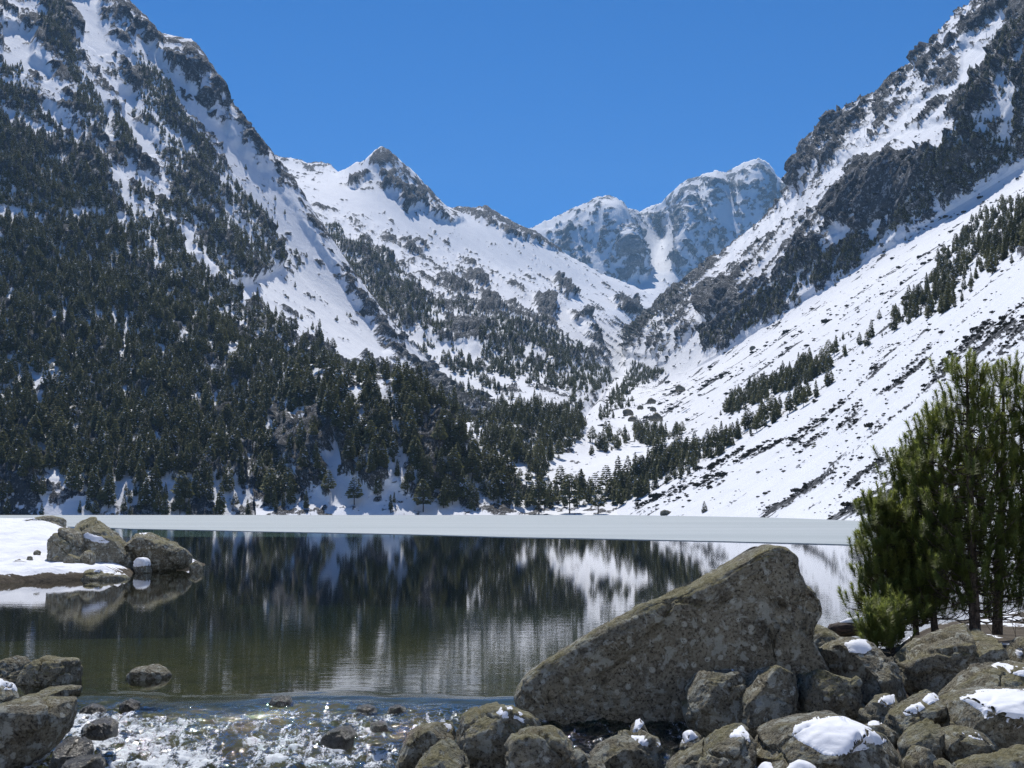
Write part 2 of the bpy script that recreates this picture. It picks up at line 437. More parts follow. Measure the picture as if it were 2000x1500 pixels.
build_patch("mountain_middle", G, nb, (0.5, -0.5, -0.7), 34.0, 120.0, 0.10, rockM, treeM, MAT_MOUNT, 23, lambda x, y, z: np.clip(9.0 - z / 80, 4.2, 9), "middle", warp=10, thin=1.0)

# ---- left mountain, forested below
rowsL = [
    [(-330, 1010, 640), (-150, 1010, 640), (0, 1010, 640), (200, 1010, 645), (400, 1010, 650), (560, 1010, 670), (700, 1005, 760), (830, 1000, 820), (960, 990, 860)],
    [(-330, 830, 690), (-150, 830, 710), (0, 835, 735), (200, 840, 760), (400, 850, 790), (560, 850, 830), (700, 850, 920), (820, 860, 960), (960, 885, 990)],
    [(-330, 560, 880), (-150, 570, 920), (0, 590, 940), (200, 620, 960), (380, 650, 985), (520, 690, 1010), (660, 740, 1070), (780, 790, 1120), (960, 850, 1150)],
    [(-330, 260, 1120), (-150, 260, 1140), (0, 290, 1165), (180, 360, 1200), (330, 440, 1230), (470, 560, 1240), (620, 660, 1260), (740, 730, 1290), (960, 830, 1310)],
    [(-330, -40, 1400), (-150, -10, 1410), (0, 50, 1420), (150, 130, 1440), (290, 240, 1460), (400, 330, 1470), (500, 440, 1470), (600, 560, 1460), (700, 640, 1450), (840, 750, 1450), (960, 820, 1460)],
    [(-330, -330, 1720), (-150, -220, 1720), (0, -120, 1720), (140, -50, 1720), (230, -14, 1720), (250, 0, 1720), (268, 18, 1720), (282, 30, 1715), (300, 55, 1700), (318, 64, 1700), (345, 72, 1690), (372, 76, 1690), (388, 90, 1680), (404, 115, 1680), (418, 145, 1680), (430, 176, 1680), (445, 190, 1675), (462, 214, 1670), (490, 246, 1660), (505, 268, 1650), (522, 286, 1650), (545, 314, 1640), (565, 338, 1630), (600, 392, 1610), (650, 470, 1580), (700, 545, 1560), (760, 630, 1540), (850, 735, 1500), (960, 815, 1490)],
]
G, nb = px_patch(-330, 960, 3.0, rowsL, 3.0, back=(0.2, -0.12))
rockL = [([(-400, 380), (150, 380), (420, 560), (700, 720), (1000, 900), (1000, 1020), (-400, 1020)], 0.34, 25),
         ([(230, -30), (300, 40), (400, 100), (440, 180), (560, 320), (600, 390), (570, 400), (480, 290), (390, 200), (300, 110), (215, 30)], 0.64, 12),
         ([(40, 0), (130, 0), (140, 40), (160, 85), (130, 70), (150, 160), (165, 195), (120, 190), (60, 100)], 0.72, 6),
         ([(185, 0), (240, 30), (270, 90), (330, 150), (350, 190), (320, 190), (250, 120), (190, 60)], 0.5, 8),
         ([(130, 0), (192, 0), (185, 45), (205, 85), (255, 110), (270, 140), (225, 125), (190, 115), (160, 85), (140, 35)], 0.03, 4),
         ([(248, 45), (262, 55), (300, 108), (345, 150), (375, 185), (405, 220), (445, 275), (405, 255), (350, 205), (300, 150), (262, 98)], 0.06, 5),
         ([(0, 60), (60, 75), (60, 100), (55, 125), (100, 155), (90, 170), (0, 140)], 0.10, 6),
         ([(75, 208), (100, 212), (130, 245), (150, 270), (148, 297), (130, 278), (105, 252)], 0.03, 4),
         ([(192, 215), (206, 218), (208, 282), (195, 277)], 0.03, 3),
         ([(222, 222), (245, 235), (290, 275), (312, 312), (270, 322), (250, 290), (240, 255)], 0.03, 4),
         ([(225, 178), (262, 190), (262, 242), (240, 235), (230, 210)], 0.05, 4),
         ([(345, 262), (362, 275), (369, 320), (355, 302)], 0.04, 3), ([(0, 212), (28, 220), (22, 250), (0, 240)], 0.05, 4),
         ([(408, 255), (470, 300), (530, 350), (580, 420), (640, 520), (720, 640), (760, 710), (690, 708), (640, 690), (560, 650), (500, 612), (430, 572), (480, 560), (548, 525), (533, 470), (512, 420), (480, 380), (440, 320)], 0.03, 5),
         ([(330, 440), (350, 460), (380, 505), (420, 560), (405, 560), (360, 505)], 0.15, 5),
         ([(500, 330), (560, 335), (640, 460), (700, 560), (660, 540), (600, 450)], 0.22, 8)]
treeL = [([(-400, 200), (30, 130), (75, 215), (110, 260), (150, 310), (220, 330), (330, 420), (430, 575), (520, 630), (570, 680), (700, 740), (1000, 900), (1000, 1012), (-400, 1012)], 0.40, 14),
         ([(-400, 330), (0, 265), (60, 300), (120, 345), (190, 390), (270, 440), (340, 490), (430, 590), (520, 640), (570, 690), (700, 745), (1000, 900), (1000, 1012), (-400, 1012)], 0.82, 22),
         ([(-400, 560), (0, 540), (200, 560), (380, 620), (520, 690), (620, 760), (1000, 900), (1000, 1012), (-400, 1012)], 1.0, 30),
         ([(-400, 120), (0, 130), (30, 150), (60, 190), (0, 210), (-400, 260)], 0.45, 8),
         ([(60, 0), (90, 0), (110, 60), (130, 110), (160, 180), (200, 230), (150, 200), (90, 110), (65, 60)], 0.85, 8),
         ([(140, 190), (185, 200), (195, 280), (150, 265), (128, 230)], 0.95, 6),
         ([(206, 220), (235, 250), (250, 310), (215, 320), (206, 285)], 0.95, 5),
         ([(180, 115), (240, 170), (232, 185), (185, 165)], 0.3, 8),
         ([(255, 110), (330, 150), (345, 210), (370, 250), (420, 330), (470, 370), (500, 405), (548, 522), (485, 557), (430, 575), (380, 505), (330, 430), (300, 330), (260, 250), (268, 190)], 0.6, 7),
         ([(262, 190), (290, 200), (300, 270), (290, 275), (250, 235)], 0.45, 5),
         ([(345, 262), (362, 275), (369, 320), (355, 302)], 0.0, 3),
         ([(75, 208), (100, 212), (130, 245), (150, 270), (148, 297), (130, 278), (105, 252)], 0.02, 4),
         ([(192, 215), (206, 218), (208, 282), (195, 277)], 0.0, 3), ([(0, 212), (28, 220), (22, 250), (0, 240)], 0.0, 4),
         ([(222, 222), (245, 235), (290, 275), (312, 312), (270, 322), (250, 290), (240, 255)], 0.0, 4),
         ([(405, 250), (470, 300), (530, 350), (580, 420), (640, 520), (720, 640), (760, 710), (690, 708), (640, 690), (560, 650), (500, 612), (430, 572), (480, 560), (548, 525), (533, 470), (512, 420), (480, 380), (440, 320)], 0.02, 5),
         ([(330, 440), (350, 460), (380, 505), (420, 560), (405, 560), (360, 505)], 0.05, 4),
         ([(325, 640), (345, 650), (360, 680), (345, 690), (325, 665)], 0.05, 4), ([(400, 780), (425, 780), (430, 850), (405, 850)], 0.1, 5),
         ([(430, 700), (460, 690), (465, 730), (435, 730)], 0.15, 5), ([(90, 730), (105, 720), (110, 760), (95, 765)], 0.1, 4), ([(-10, 620), (20, 620), (18, 650), (-10, 650)], 0.1, 4),
         ([(430, 880), (470, 890), (540, 960), (560, 1005), (440, 1005), (480, 960)], 0.25, 10), ([(-40, 950), (80, 960), (170, 990), (170, 1010), (-40, 1010)], 0.2, 8),
         ([(590, 620), (680, 690), (640, 690), (570, 650)], 0.15, 6)]
build_patch("mountain_left", G, nb, (0.55, -0.35, -0.75), 30.0, 95.0, 0.42, rockL, treeL, MAT_MOUNT, 31, lambda x, y, z: np.clip(9.4 - z / 80, 4.2, 9.4), "left", warp=6, thin=1.0)

# ---- forested spur with small cliffs on the far shore
rowsS = [
    [(500, 1012, 640), (700, 1010, 640), (850, 1008, 645), (1000, 1006, 650), (1060, 1006, 660)],
    [(500, 1000, 665), (600, 985, 660), (700, 985, 655), (760, 975, 655), (850, 985, 660), (1000, 1000, 668), (1060, 1003, 675)],
    [(500, 960, 720), (600, 900, 690), (700, 900, 680), (800, 900, 680), (900, 930, 690), (1000, 990, 690), (1060, 1001, 690)],
    [(500, 880, 800), (600, 800, 740), (700, 800, 730), (800, 800, 720), (870, 860, 715), (1000, 980, 705), (1060, 1000, 700)],
    [(500, 790, 880), (560, 720, 830), (620, 708, 810), (690, 728, 800), (750, 732, 790), (800, 740, 780), (840, 770, 770), (860, 800, 760), (872, 845, 750), (900, 880, 740), (950, 915, 735), (985, 950, 730), (1010, 985, 720), (1060, 999, 715)],
]
G, nb = px_patch(500, 1060, 2.6, rowsS, 2.6, back=(0.14, -0.07))
rockS = [([(545, 830), (640, 815), (695, 850), (690, 960), (640, 985), (585, 930)], 0.88, 8), ([(700, 928), (765, 938), (752, 972), (705, 968)], 0.92, 5),
         ([(800, 860), (850, 860), (860, 950), (810, 960)], 0.88, 6), ([(835, 765), (862, 790), (866, 840), (838, 840)], 0.85, 5), ([(870, 850), (900, 880), (890, 920), (870, 900)], 0.7, 6),
         ([(638, 905), (655, 870), (668, 905), (692, 945), (725, 968), (745, 992), (640, 997), (655, 940)], 0.04, 4), ([(765, 875), (785, 888), (797, 942), (775, 938)], 0.15, 4),
         ([(700, 978), (755, 952), (800, 970), (850, 998), (700, 1003)], 0.06, 5), ([(535, 830), (555, 830), (565, 920), (545, 940)], 0.2, 5)]
treeS = [([(480, 670), (640, 690), (760, 700), (850, 750), (880, 850), (960, 900), (1010, 980), (1070, 990), (1070, 1004), (860, 1003), (480, 1004)], 1.0, 8),
         ([(545, 830), (640, 815), (695, 850), (690, 960), (640, 985), (585, 930)], 0.40, 8), ([(800, 860), (850, 860), (860, 950), (810, 960)], 0.5, 6),
         ([(638, 905), (655, 870), (668, 905), (692, 945), (725, 968), (745, 992), (640, 997), (655, 940)], 0.06, 4), ([(765, 875), (785, 888), (797, 942), (775, 938)], 0.0, 4),
         ([(690, 978), (755, 948), (800, 968), (850, 998), (700, 1003)], 0.10, 5), ([(535, 830), (555, 830), (565, 920), (545, 940)], 0.1, 5),
         ([(610, 735), (690, 735), (680, 755), (600, 760)], 0.25, 6), ([(725, 760), (760, 770), (750, 800), (725, 790)], 0.25, 5), ([(560, 960), (640, 985), (650, 1000), (550, 1000)], 0.3, 6)]
build_patch("terrain_spur", G, nb, (0.2, -0.6, -0.75), 17.0, 45.0, 0.36, rockS, treeS, MAT_NEARSLOPE, 43, 9.3, "spur", warp=5)

# ---- valley floor beyond the lake
rowsC = [
    [(820, 1010, 640), (1000, 1009, 640), (1180, 1008, 640), (1420, 1008, 600)],
    [(820, 1003, 660), (1000, 1003, 665), (1150, 1001, 670), (1250, 992, 665), (1420, 990, 640)],
    [(820, 965, 730), (1000, 960, 740), (1100, 945, 760), (1200, 925, 770), (1300, 905, 760), (1420, 880, 760)],
    [(820, 900, 820), (950, 880, 840), (1050, 885, 850), (1150, 900, 860), (1300, 880, 880), (1420, 850, 900)],
    [(820, 845, 960), (950, 815, 980), (1020, 800, 1000), (1080, 805, 1000), (1130, 820, 1010), (1200, 850, 1010), (1300, 862, 1010), (1420, 840, 1040)],
]
G, nb = px_patch(820, 1420, 2.7, rowsC, 2.7, back=(0.35, -0.03))
rockC = [([(950, 800), (1140, 800), (1130, 870), (1000, 960), (940, 960)], 0.35, 12), ([(860, 996), (1200, 994), (1300, 1000), (1300, 1008), (860, 1008)], 0.30, 3), ([(1120, 870), (1200, 870), (1180, 900), (1090, 930)], 0.15, 10)]
treeC = [([(900, 880), (950, 815), (1000, 790), (1060, 785), (1130, 800), (1145, 840), (1125, 870), (1090, 900), (1060, 935), (1000, 960), (930, 985), (890, 960)], 1.0, 8),
         ([(860, 1001), (860, 965), (950, 950), (1050, 968), (1110, 950), (1160, 955), (1168, 985), (1130, 998), (1050, 1000)], 0.8, 5),
         ([(1130, 850), (1240, 850), (1240, 890), (1140, 895)], 0.42, 8), ([(1180, 965), (1250, 915), (1330, 880), (1350, 905), (1260, 970), (1200, 988)], 0.85, 6),
         ([(1000, 845), (1060, 835), (1070, 850), (1010, 858)], 0.15, 4), ([(990, 905), (1050, 930), (1000, 945), (970, 920)], 0.25, 5)]
build_patch("valley_floor_terrain", G, nb, (-0.3, -0.8, -0.3), 7.0, 45.0, 0.06, rockC, treeC, MAT_NEARSLOPE, 57, 8.5, "valley", warp=5, tk=0.7)

# ---- right mountain: snow slope from the shore, cliff band, upper ridge
r_foot = [(3000, 1150, 70), (2300, 1075, 85), (2000, 1046, 112), (1850, 1032, 150), (1700, 1021, 235), (1500, 1015, 380), (1300, 1009, 540), (1210, 1006, 640), (1170, 960, 780), (1135, 890, 960), (1130, 830, 1150), (1150, 785, 1450), (1180, 745, 1900), (1196, 712, 2400)]
r_cbase = [(3700, -600, 420), (2500, -20, 800), (2150, 230, 1040), (2000, 325, 1150), (1850, 418, 1210), (1700, 508, 1270), (1600, 570, 1310), (1500, 635, 1370), (1400, 700, 1440), (1340, 730, 1560), (1290, 742, 1720), (1240, 738, 1950), (1215, 722, 2250), (1203, 702, 2600)]
r_ctop = [(3700, -1100, 430), (2500, -260, 815), (2150, 60, 1060), (2000, 200, 1180), (1880, 285, 1240), (1760, 345, 1305), (1680, 385, 1345), (1590, 470, 1410), (1490, 560, 1480), (1420, 615, 1570), (1345, 645, 1720), (1275, 670, 1980), (1230, 690, 2300), (1206, 696, 2620)]
r_ridge = [(3700, -2200, 620), (2600, -900, 1100), (2250, -340, 1480), (2060, -110, 1640), (1950, -20, 1720), (1895, 12, 1760), (1865, 30, 1790), (1845, 55, 1800), (1800, 108, 1830), (1775, 128, 1850), (1745, 150, 1880), (1715, 182, 1900), (1690, 196, 1920), (1660, 214, 1940), (1622, 240, 1970), (1598, 265, 1990), (1581, 290, 2000), (1570, 318, 2020), (1564, 345, 2040), (1556, 366, 2060), (1520, 406, 2120), (1460, 456, 2220), (1400, 505, 2330), (1330, 560, 2480), (1260, 622, 2620), (1225, 655, 2700), (1208, 682, 2720), (1203, 692, 2760)]
def polyline(pts, n, by_index):
    pts = np.array(pts, float); W = at(pts[:, 0], pts[:, 1], pts[:, 2])
    if by_index:
        s = np.linspace(0, 1, len(pts))
    else:      # spread along the picture so that points left of the top ends stay above their feet
        s = np.interp(pts[:, 0][::-1], RX[::-1], RS[::-1])[::-1]
    q = np.linspace(0, 1, n)
    return np.stack([np.interp(q, s, W[:, k]) for k in range(3)], -1)
RS = np.linspace(0, 1, 14); RX = np.array([p[0] for p in r_ctop], float)
NU = 900
q = np.linspace(0, 1, NU)
foot, cbase, ctop = (polyline(r, NU, True) for r in (r_foot, r_cbase, r_ctop))
# the ridge follows its own picture columns
RX2 = RX.copy(); RX2[-1] = 1203
ridge = np.array(r_ridge, float); Wd = at(ridge[:, 0], ridge[:, 1], ridge[:, 2])
srid = np.interp(-ridge[:, 0], -RX2, RS)
ridgeW = np.stack([np.interp(q, srid, Wd[:, k]) for k in range(3)], -1)
ridgeW[:, 2] += ridgeW[:, 1] / F * 5.5 * fbm(np.stack([q * 70, q * 0, q * 0 + 5], -1), 5, 0.7, seed=8, ridged=True)
for A in (foot, cbase, ctop):
    for k in range(3): A[:, k] = gauss1(A[:, k], 12)
m1 = foot * 0.68 + cbase * 0.32; m1[:, 2] -= 0.045 * (cbase[:, 2] - foot[:, 2])
m2 = foot * 0.33 + cbase * 0.67; m2[:, 2] -= 0.035 * (cbase[:, 2] - foot[:, 2])
up = ctop * 0.5 + ridgeW * 0.5
foot[:, 2] -= 0.012 * np.clip(foot[:, 1] - 640, 0, 3000)
low = foot.copy(); low[:, 2] -= 2.0 + 0.03 * np.clip(foot[:, 1] - 640, 0, 3000); low[:, 0] -= 4.0 + 0.012 * np.clip(foot[:, 1] - 640, 0, 3000)
rows = [low, foot, m1, m2, cbase, ctop, up, ridgeW]
# denser columns where the picture is wide
pxs, _ = proj(cbase); w = np.abs(np.gradient(pxs)) * ((pxs < 2150) * 1.0 + 0.12)
cs = np.concatenate([[0], np.cumsum(w[1:])]); cs /= cs[-1]
NC = 480
qq = np.interp(np.linspace(0, 1, NC), cs, np.arange(NU))
res = []
for A in rows: res.append(np.stack([np.interp(qq, np.arange(NU), A[:, k]) for k in range(3)], -1))
t = np.array([0, 2, 24, 50, 80, 100, 122, 145.0])
tq = np.unique(np.concatenate([np.linspace(0, 80, 270), np.linspace(80, 145, 180)]))
G = pchip_rows(res, t, tq)
bk = [G[-1] + np.stack([np.full(NC, 30.0 * k), np.full(NC, 25.0 * k), np.full(NC, -14.0 * k)], -1) for k in range(1, 7)]
G = np.concatenate([G, np.array(bk)])
_, pyr = proj(G.reshape(-1, 3))
vrow = np.repeat(np.concatenate([tq, np.full(6, 145.0)]), NC)
baseR = np.where(vrow > 80, 0.40, 0.085) * 1.0
rockR = [([(1670, 380), (1692, 342), (1725, 340), (1732, 328), (1765, 325), (1795, 318), (1820, 302), (1858, 305), (1862, 330), (1832, 345), (1825, 380), (1795, 400), (1765, 432), (1712, 455), (1660, 460), (1630, 425)], 0.95, 4),
         ([(1862, 300), (1900, 250), (2000, 230), (2100, 200), (2100, 240), (2000, 320), (1945, 350), (1900, 378), (1845, 412), (1787, 455), (1740, 482), (1700, 500), (1720, 450), (1800, 400), (1830, 345)], 0.74, 6),
         ([(1575, 495), (1640, 470), (1690, 455), (1750, 472), (1717, 492), (1640, 545), (1550, 602), (1500, 634), (1450, 663), (1392, 697), (1376, 702), (1385, 665), (1400, 640), (1440, 610), (1500, 595), (1537, 562)], 0.78, 5),
         ([(1366, 598), (1385, 575), (1440, 568), (1452, 590), (1420, 620), (1390, 630)], 0.92, 3),
         ([(1562, 370), (1568, 310), (1590, 268), (1640, 230), (1690, 200), (1705, 210), (1690, 250), (1675, 285), (1650, 312), (1615, 330), (1580, 352)], 0.74, 4),
         ([(1795, 115), (1850, 98), (1884, 140), (1872, 168), (1830, 166), (1800, 142)], 0.80, 4), ([(1952, -5), (2100, -40), (2100, 40), (1960, 42)], 0.96, 4),
         ([(1920, 165), (1960, 95), (2000, 45), (2100, 40), (2100, 260), (1900, 262)], 0.72, 6), ([(1830, 60), (1900, 0), (1960, 40), (1930, 90), (1870, 100)], 0.5, 8),
         ([(1890, 100), (1950, 105), (1925, 150), (1882, 190), (1790, 215), (1765, 252), (1728, 272), (1768, 225), (1830, 178), (1875, 168)], 0.03, 4),
         ([(1690, 292), (1760, 268), (1850, 238), (1905, 222), (1892, 270), (1800, 303), (1740, 318), (1700, 330), (1640, 372), (1560, 428), (1480, 488), (1400, 540), (1420, 500), (1520, 412), (1570, 372), (1640, 328)], 0.10, 6),
         ([(1205, 692), (1215, 665), (1260, 632), (1340, 570), (1345, 590), (1290, 640), (1240, 672)], 0.66, 4),
         ([(1290, 720), (1330, 680), (1380, 630), (1392, 640), (1375, 702), (1350, 722), (1290, 750)], 0.03, 5),
         ([(1140, 705), (1200, 700), (1290, 700), (1280, 740), (1200, 760)], 0.04, 6),
         ([(1200, 800), (1300, 745), (1420, 705), (1480, 720), (1380, 800), (1260, 840)], 0.14, 12),
         ([(1430, 905), (1560, 835), (1700, 765), (1800, 695), (1900, 645), (2100, 550), (2100, 640), (1900, 705), (1780, 765), (1650, 835), (1540, 885)], 0.30, 12),
         ([(1640, 1012), (1680, 980), (1750, 925), (1800, 905), (1900, 900), (1900, 990), (1740, 1005)], 0.34, 8),
         ([(1600, 945), (1700, 890), (1800, 835), (1790, 900), (1680, 960)], 0.2, 10),
         ([(1960, 430), (2010, 415), (2060, 400), (2060, 480), (1990, 500)], 0.8, 5), ([(1960, 430), (1990, 425), (1990, 490), (1940, 480)], 0.85, 4)]
treeR = [([(1400, 812), (1425, 775), (1490, 750), (1560, 720), (1630, 690), (1648, 702), (1600, 738), (1560, 760), (1500, 786), (1440, 815)], 1.0, 4),
         ([(1232, 866), (1245, 838), (1295, 836), (1300, 866), (1260, 874)], 1.0, 4), ([(1300, 862), (1332, 838), (1340, 858), (1305, 866)], 0.7, 4),
         ([(1185, 985), (1200, 955), (1250, 922), (1320, 898), (1350, 878), (1400, 862), (1450, 848), (1460, 868), (1400, 896), (1350, 926), (1290, 956), (1250, 982), (1200, 992)], 0.9, 5),
         ([(1450, 838), (1550, 785), (1622, 748), (1642, 752), (1560, 806), (1470, 856)], 0.72, 5),
         ([(1700, 650), (1750, 612), (1790, 580), (1830, 530), (1850, 490), (1890, 450), (1930, 412), (1990, 385), (2100, 350), (2100, 470), (1990, 505), (1930, 545), (1880, 595), (1800, 628), (1730, 658)], 0.62, 8),
         ([(1610, 690), (1640, 650), (1720, 620), (1760, 640), (1700, 690), (1640, 720)], 0.18, 8),
         ([(1213, 750), (1240, 712), (1290, 722), (1302, 730), (1260, 750), (1200, 795), (1188, 785)], 0.8, 4),
         ([(1205, 692), (1215, 668), (1260, 637), (1340, 577), (1345, 592), (1290, 642), (1240, 674)], 0.7, 4),
         ([(1862, 310), (1900, 260), (2000, 230), (2100, 210), (2100, 240), (2000, 320), (1945, 350), (1845, 412), (1787, 460), (1745, 482), (1770, 440), (1830, 370)], 0.5, 8),
         ([(1575, 520), (1700, 480), (1740, 478), (1640, 548), (1550, 605), (1450, 665), (1378, 700), (1395, 660), (1480, 610)], 0.5, 6),
         ([(1160, 800), (1200, 785), (1240, 790), (1200, 815), (1160, 830)], 0.4, 8), ([(1920, 165), (1960, 95), (2000, 60), (2100, 60), (2100, 230), (1910, 240)], 0.4, 8)]
shrubR = [([(1150, 1000), (1300, 900), (1500, 740), (1800, 560), (2100, 400), (2100, 1000), (1600, 1010)], 0.05, 20),
          ([(1430, 905), (1560, 835), (1700, 765), (1800, 695), (1900, 645), (2100, 550), (2100, 640), (1900, 705), (1780, 765), (1650, 835), (1540, 885)], 0.85, 12),
          ([(1225, 992), (1300, 965), (1400, 905), (1460, 872), (1480, 882), (1380, 955), (1300, 995)], 0.9, 8),
          ([(1600, 945), (1700, 890), (1760, 852), (1850, 830), (1850, 900), (1760, 935), (1680, 965)], 0.5, 12),
          ([(1640, 1014), (1680, 983), (1750, 923), (1900, 880), (1900, 990), (1740, 1005), (1660, 1014)], 0.9, 8),
          ([(1440, 1000), (1520, 965), (1600, 950), (1560, 990), (1480, 1010)], 0.4, 12),
          ([(1200, 815), (1300, 780), (1420, 720), (1430, 740), (1320, 800), (1230, 840)], 0.3, 12),
          ([(1480, 690), (1700, 560), (1900, 430), (2000, 370), (2000, 400), (1700, 600), (1500, 720)], 0.10, 12)]
fadeR = 0.10 + 0.90 * smooth(70, 95, vrow); fadeR[vrow < 1.0] = 0
build_patch("mountain_right", G, 6, (-0.8, -0.12, -0.58), 36.0, 95.0, baseR, rockR, treeR, MAT_MOUNT, 71, lambda x, y, z: np.clip(6.8 - z / 130, 3.8, 6.8), "right", shrubs=shrubR, warp=6, stretch=0.3, edge_fade=fadeR, thin=0.76, tk=0.6)

# ---- unseen snowy slope added behind the camera to bounce sunlight onto shaded faces
xs, ys = np.linspace(-420, 420, 150), np.concatenate([-np.geomspace(600, 4, 120), np.linspace(-3.5, 4.6, 24)])
X, Yg = np.meshgrid(xs, ys)
Pb = np.stack([X, Yg, 0 * X], -1).reshape(-1, 3)
nb1, nb2 = fbm(Pb / 40, 5, 0.55, seed=401), fbm(Pb / 7, 4, 0.55, seed=402)
dist = np.clip(-Pb[:, 1] - 6, 0, 900)
Pb[:, 2] = -0.75 + 0.5 * smooth(4.5, -2, Pb[:, 1]) + 0.40 * dist * smooth(0, 60, dist) + (6 * nb1 + 0.7 * nb2) * smooth(4, 60, dist) + 0.12 * np.clip(np.abs(Pb[:, 0]) - 20, 0, 500) * smooth(0, 40, dist)
link("fill_terrain_behind", mesh("fill_terrain_behind", Pb, grid_faces(*X.shape), True, {"rockv": 1.3 * nb2 + 0.6 * nb1 - 0.9}), MAT_NEARSLOPE, kind="structure")
# ------------------------------------------------------------------ trees
def foliage_material(name, a, b, rough=0.75, trans=0.0):
    m, nt, out = new_mat(name); s = NT(nt)
    oi = s.n("ShaderNodeObjectInfo").outputs["Random"]
    nz = s.noise(s.pos(), 0.9, 2)
    t = s.math('ADD', s.math('MULTIPLY', oi, 0.6), s.math('MULTIPLY', s.ramp(nz, 0.3, 0.7), 0.5), clamp=True)
    cc = s.mix(t, C(*a), C(*b)); tl = s.n('ShaderNodeBsdfTranslucent'); s.set(tl.inputs[0], cc)
    mx = s.n('ShaderNodeMixShader'); mx.inputs[0].default_value = 0.25; s.set(mx.inputs[1], s.bsdf(cc, rough, 0.15)); s.set(mx.inputs[2], tl.outputs[0])
    nt.links.new(mx.outputs[0], out.inputs[0])
    return m
MAT_CONIFER = foliage_material("far_conifer_needles", (0.072, 0.080, 0.032), (0.20, 0.20, 0.080))
MAT_SHRUB = foliage_material("dark_shrub", (0.020, 0.023, 0.018), (0.045, 0.045, 0.036))
m, nt, out = new_mat("conifer_bark"); s = NT(nt)
nt.links.new(s.bsdf(s.mix(s.noise(s.pos(), 3.0), C(0.05, 0.04, 0.035), C(0.10, 0.085, 0.07)), 0.9), out.inputs[0]); MAT_BARK = m
m, nt, out = new_mat("tree_snow"); s = NT(nt)
nt.links.new(s.bsdf(C(0.8, 0.82, 0.86), 0.8), out.inputs[0]); MAT_TSNOW = m

def tube(pts, rad, sides=6, cap=True):
    pts = np.asarray(pts, float); n = len(pts)
    T = np.gradient(pts, axis=0); T /= np.linalg.norm(T, axis=1)[:, None] + 1e-12
    ref = np.array([0.0, 0, 1]) if abs(T[:, 2]).mean() < 0.8 else np.array([1.0, 0, 0])
    A = np.cross(T, ref); A /= np.linalg.norm(A, axis=1)[:, None] + 1e-12; B = np.cross(T, A)
    ang = np.linspace(0, 2 * np.pi, sides, endpoint=False)
    V = pts[:, None] + np.asarray(rad)[:, None, None] * (np.cos(ang)[None, :, None] * A[:, None] + np.sin(ang)[None, :, None] * B[:, None])
    V = V.reshape(-1, 3); Fs = []
    i = np.arange(n * sides).reshape(n, sides)
    j = np.roll(i, -1, 1)
    q = np.stack([i[:-1], j[:-1], j[1:], i[1:]], -1).reshape(-1, 4)
    return V, q

class Bag:
    """collects pieces of one part into one mesh"""
    def __init__(s): s.V, s.F, s.n, s.M = [], [], 0, []
    def add(s, V, Fc, mi=0):
        Fc = np.asarray(Fc)
        if Fc.shape[1] == 3: Fc = np.concatenate([Fc, Fc[:, 2:]], 1)
        s.V.append(V); s.F.append(Fc + s.n); s.n += len(V); s.M.append(np.full(len(Fc), mi))
    def mesh(s, name, smooth_shade=False):
        V = np.concatenate(s.V); Fq = np.concatenate(s.F); M = np.concatenate(s.M)
        tri = Fq[:, 2] == Fq[:, 3]
        me = bpy.data.meshes.new(name)
        if tri.all():
            return mesh(name, V, Fq[:, :3], smooth_shade, mat_index=M)
        if not tri.any():
            return mesh(name, V, Fq, smooth_shade, mat_index=M)
        T1 = Fq[~tri][:, [0, 1, 2]]; T2 = Fq[~tri][:, [0, 2, 3]]
        return mesh(name, V, np.concatenate([Fq[tri][:, :3], T1, T2]), smooth_shade, mat_index=np.concatenate([M[tri], M[~tri], M[~tri]]))

def conifer_crown(seed, R, lo, power, n, snowy, droop=0.25, size=0.085):
    """crown of a unit-high conifer: many small drooping sprays around whorled boughs, uneven outline, gaps"""
    r = np.random.default_rng(seed)
    h = lo + (1 - lo) * r.random(n) ** 1.25
    lump = 0.75 + 0.5 * r.random(12)
    az = r.random(n) * 2 * np.pi
    rel = (h - lo) / (1 - lo)
    env = R * np.maximum(1 - rel, 0.02) ** power * (0.35 + 0.65 * smooth(-0.05, 0.22, rel))
    sect = lump[(az / (2 * np.pi) * 4).astype(int) % 4 + 4 * np.clip((rel * 3).astype(int), 0, 2)]
    rad = env * sect * np.sqrt(r.random(n)) ** 0.7
    whorl = np.round(h * 14) / 14; h = 0.55 * whorl + 0.45 * h
    c = np.stack([rad * np.cos(az), rad * np.sin(az), h - droop * rad], -1)
    o = np.stack([np.cos(az), np.sin(az), -droop + 0.5 * r.normal(size=n) * 0.5], -1)
    side = np.stack([-np.sin(az), np.cos(az), 0.35 * r.normal(size=n)], -1)
    L = size * (0.6 + 0.8 * r.random(n)) * (0.55 + 0.6 * (1 - rel)); Wd = L * 0.55
    up = np.array([0, 0, 1.0]) * 0.5
    a = c - o * L[:, None] * 0.5; b = c + o * L[:, None] * 0.8
    s1 = c + side * Wd[:, None]; s2 = c - side * Wd[:, None] + up * (L * 0.5)[:, None]
    V = np.stack([a, s1, b, s2], 1).reshape(-1, 3)
    i = np.arange(n * 4).reshape(n, 4)
    top = np.linspace(0, 2 * np.pi, 4, endpoint=False)
    mi = (r.random(n) < snowy).astype(int)
    return V, i, mi

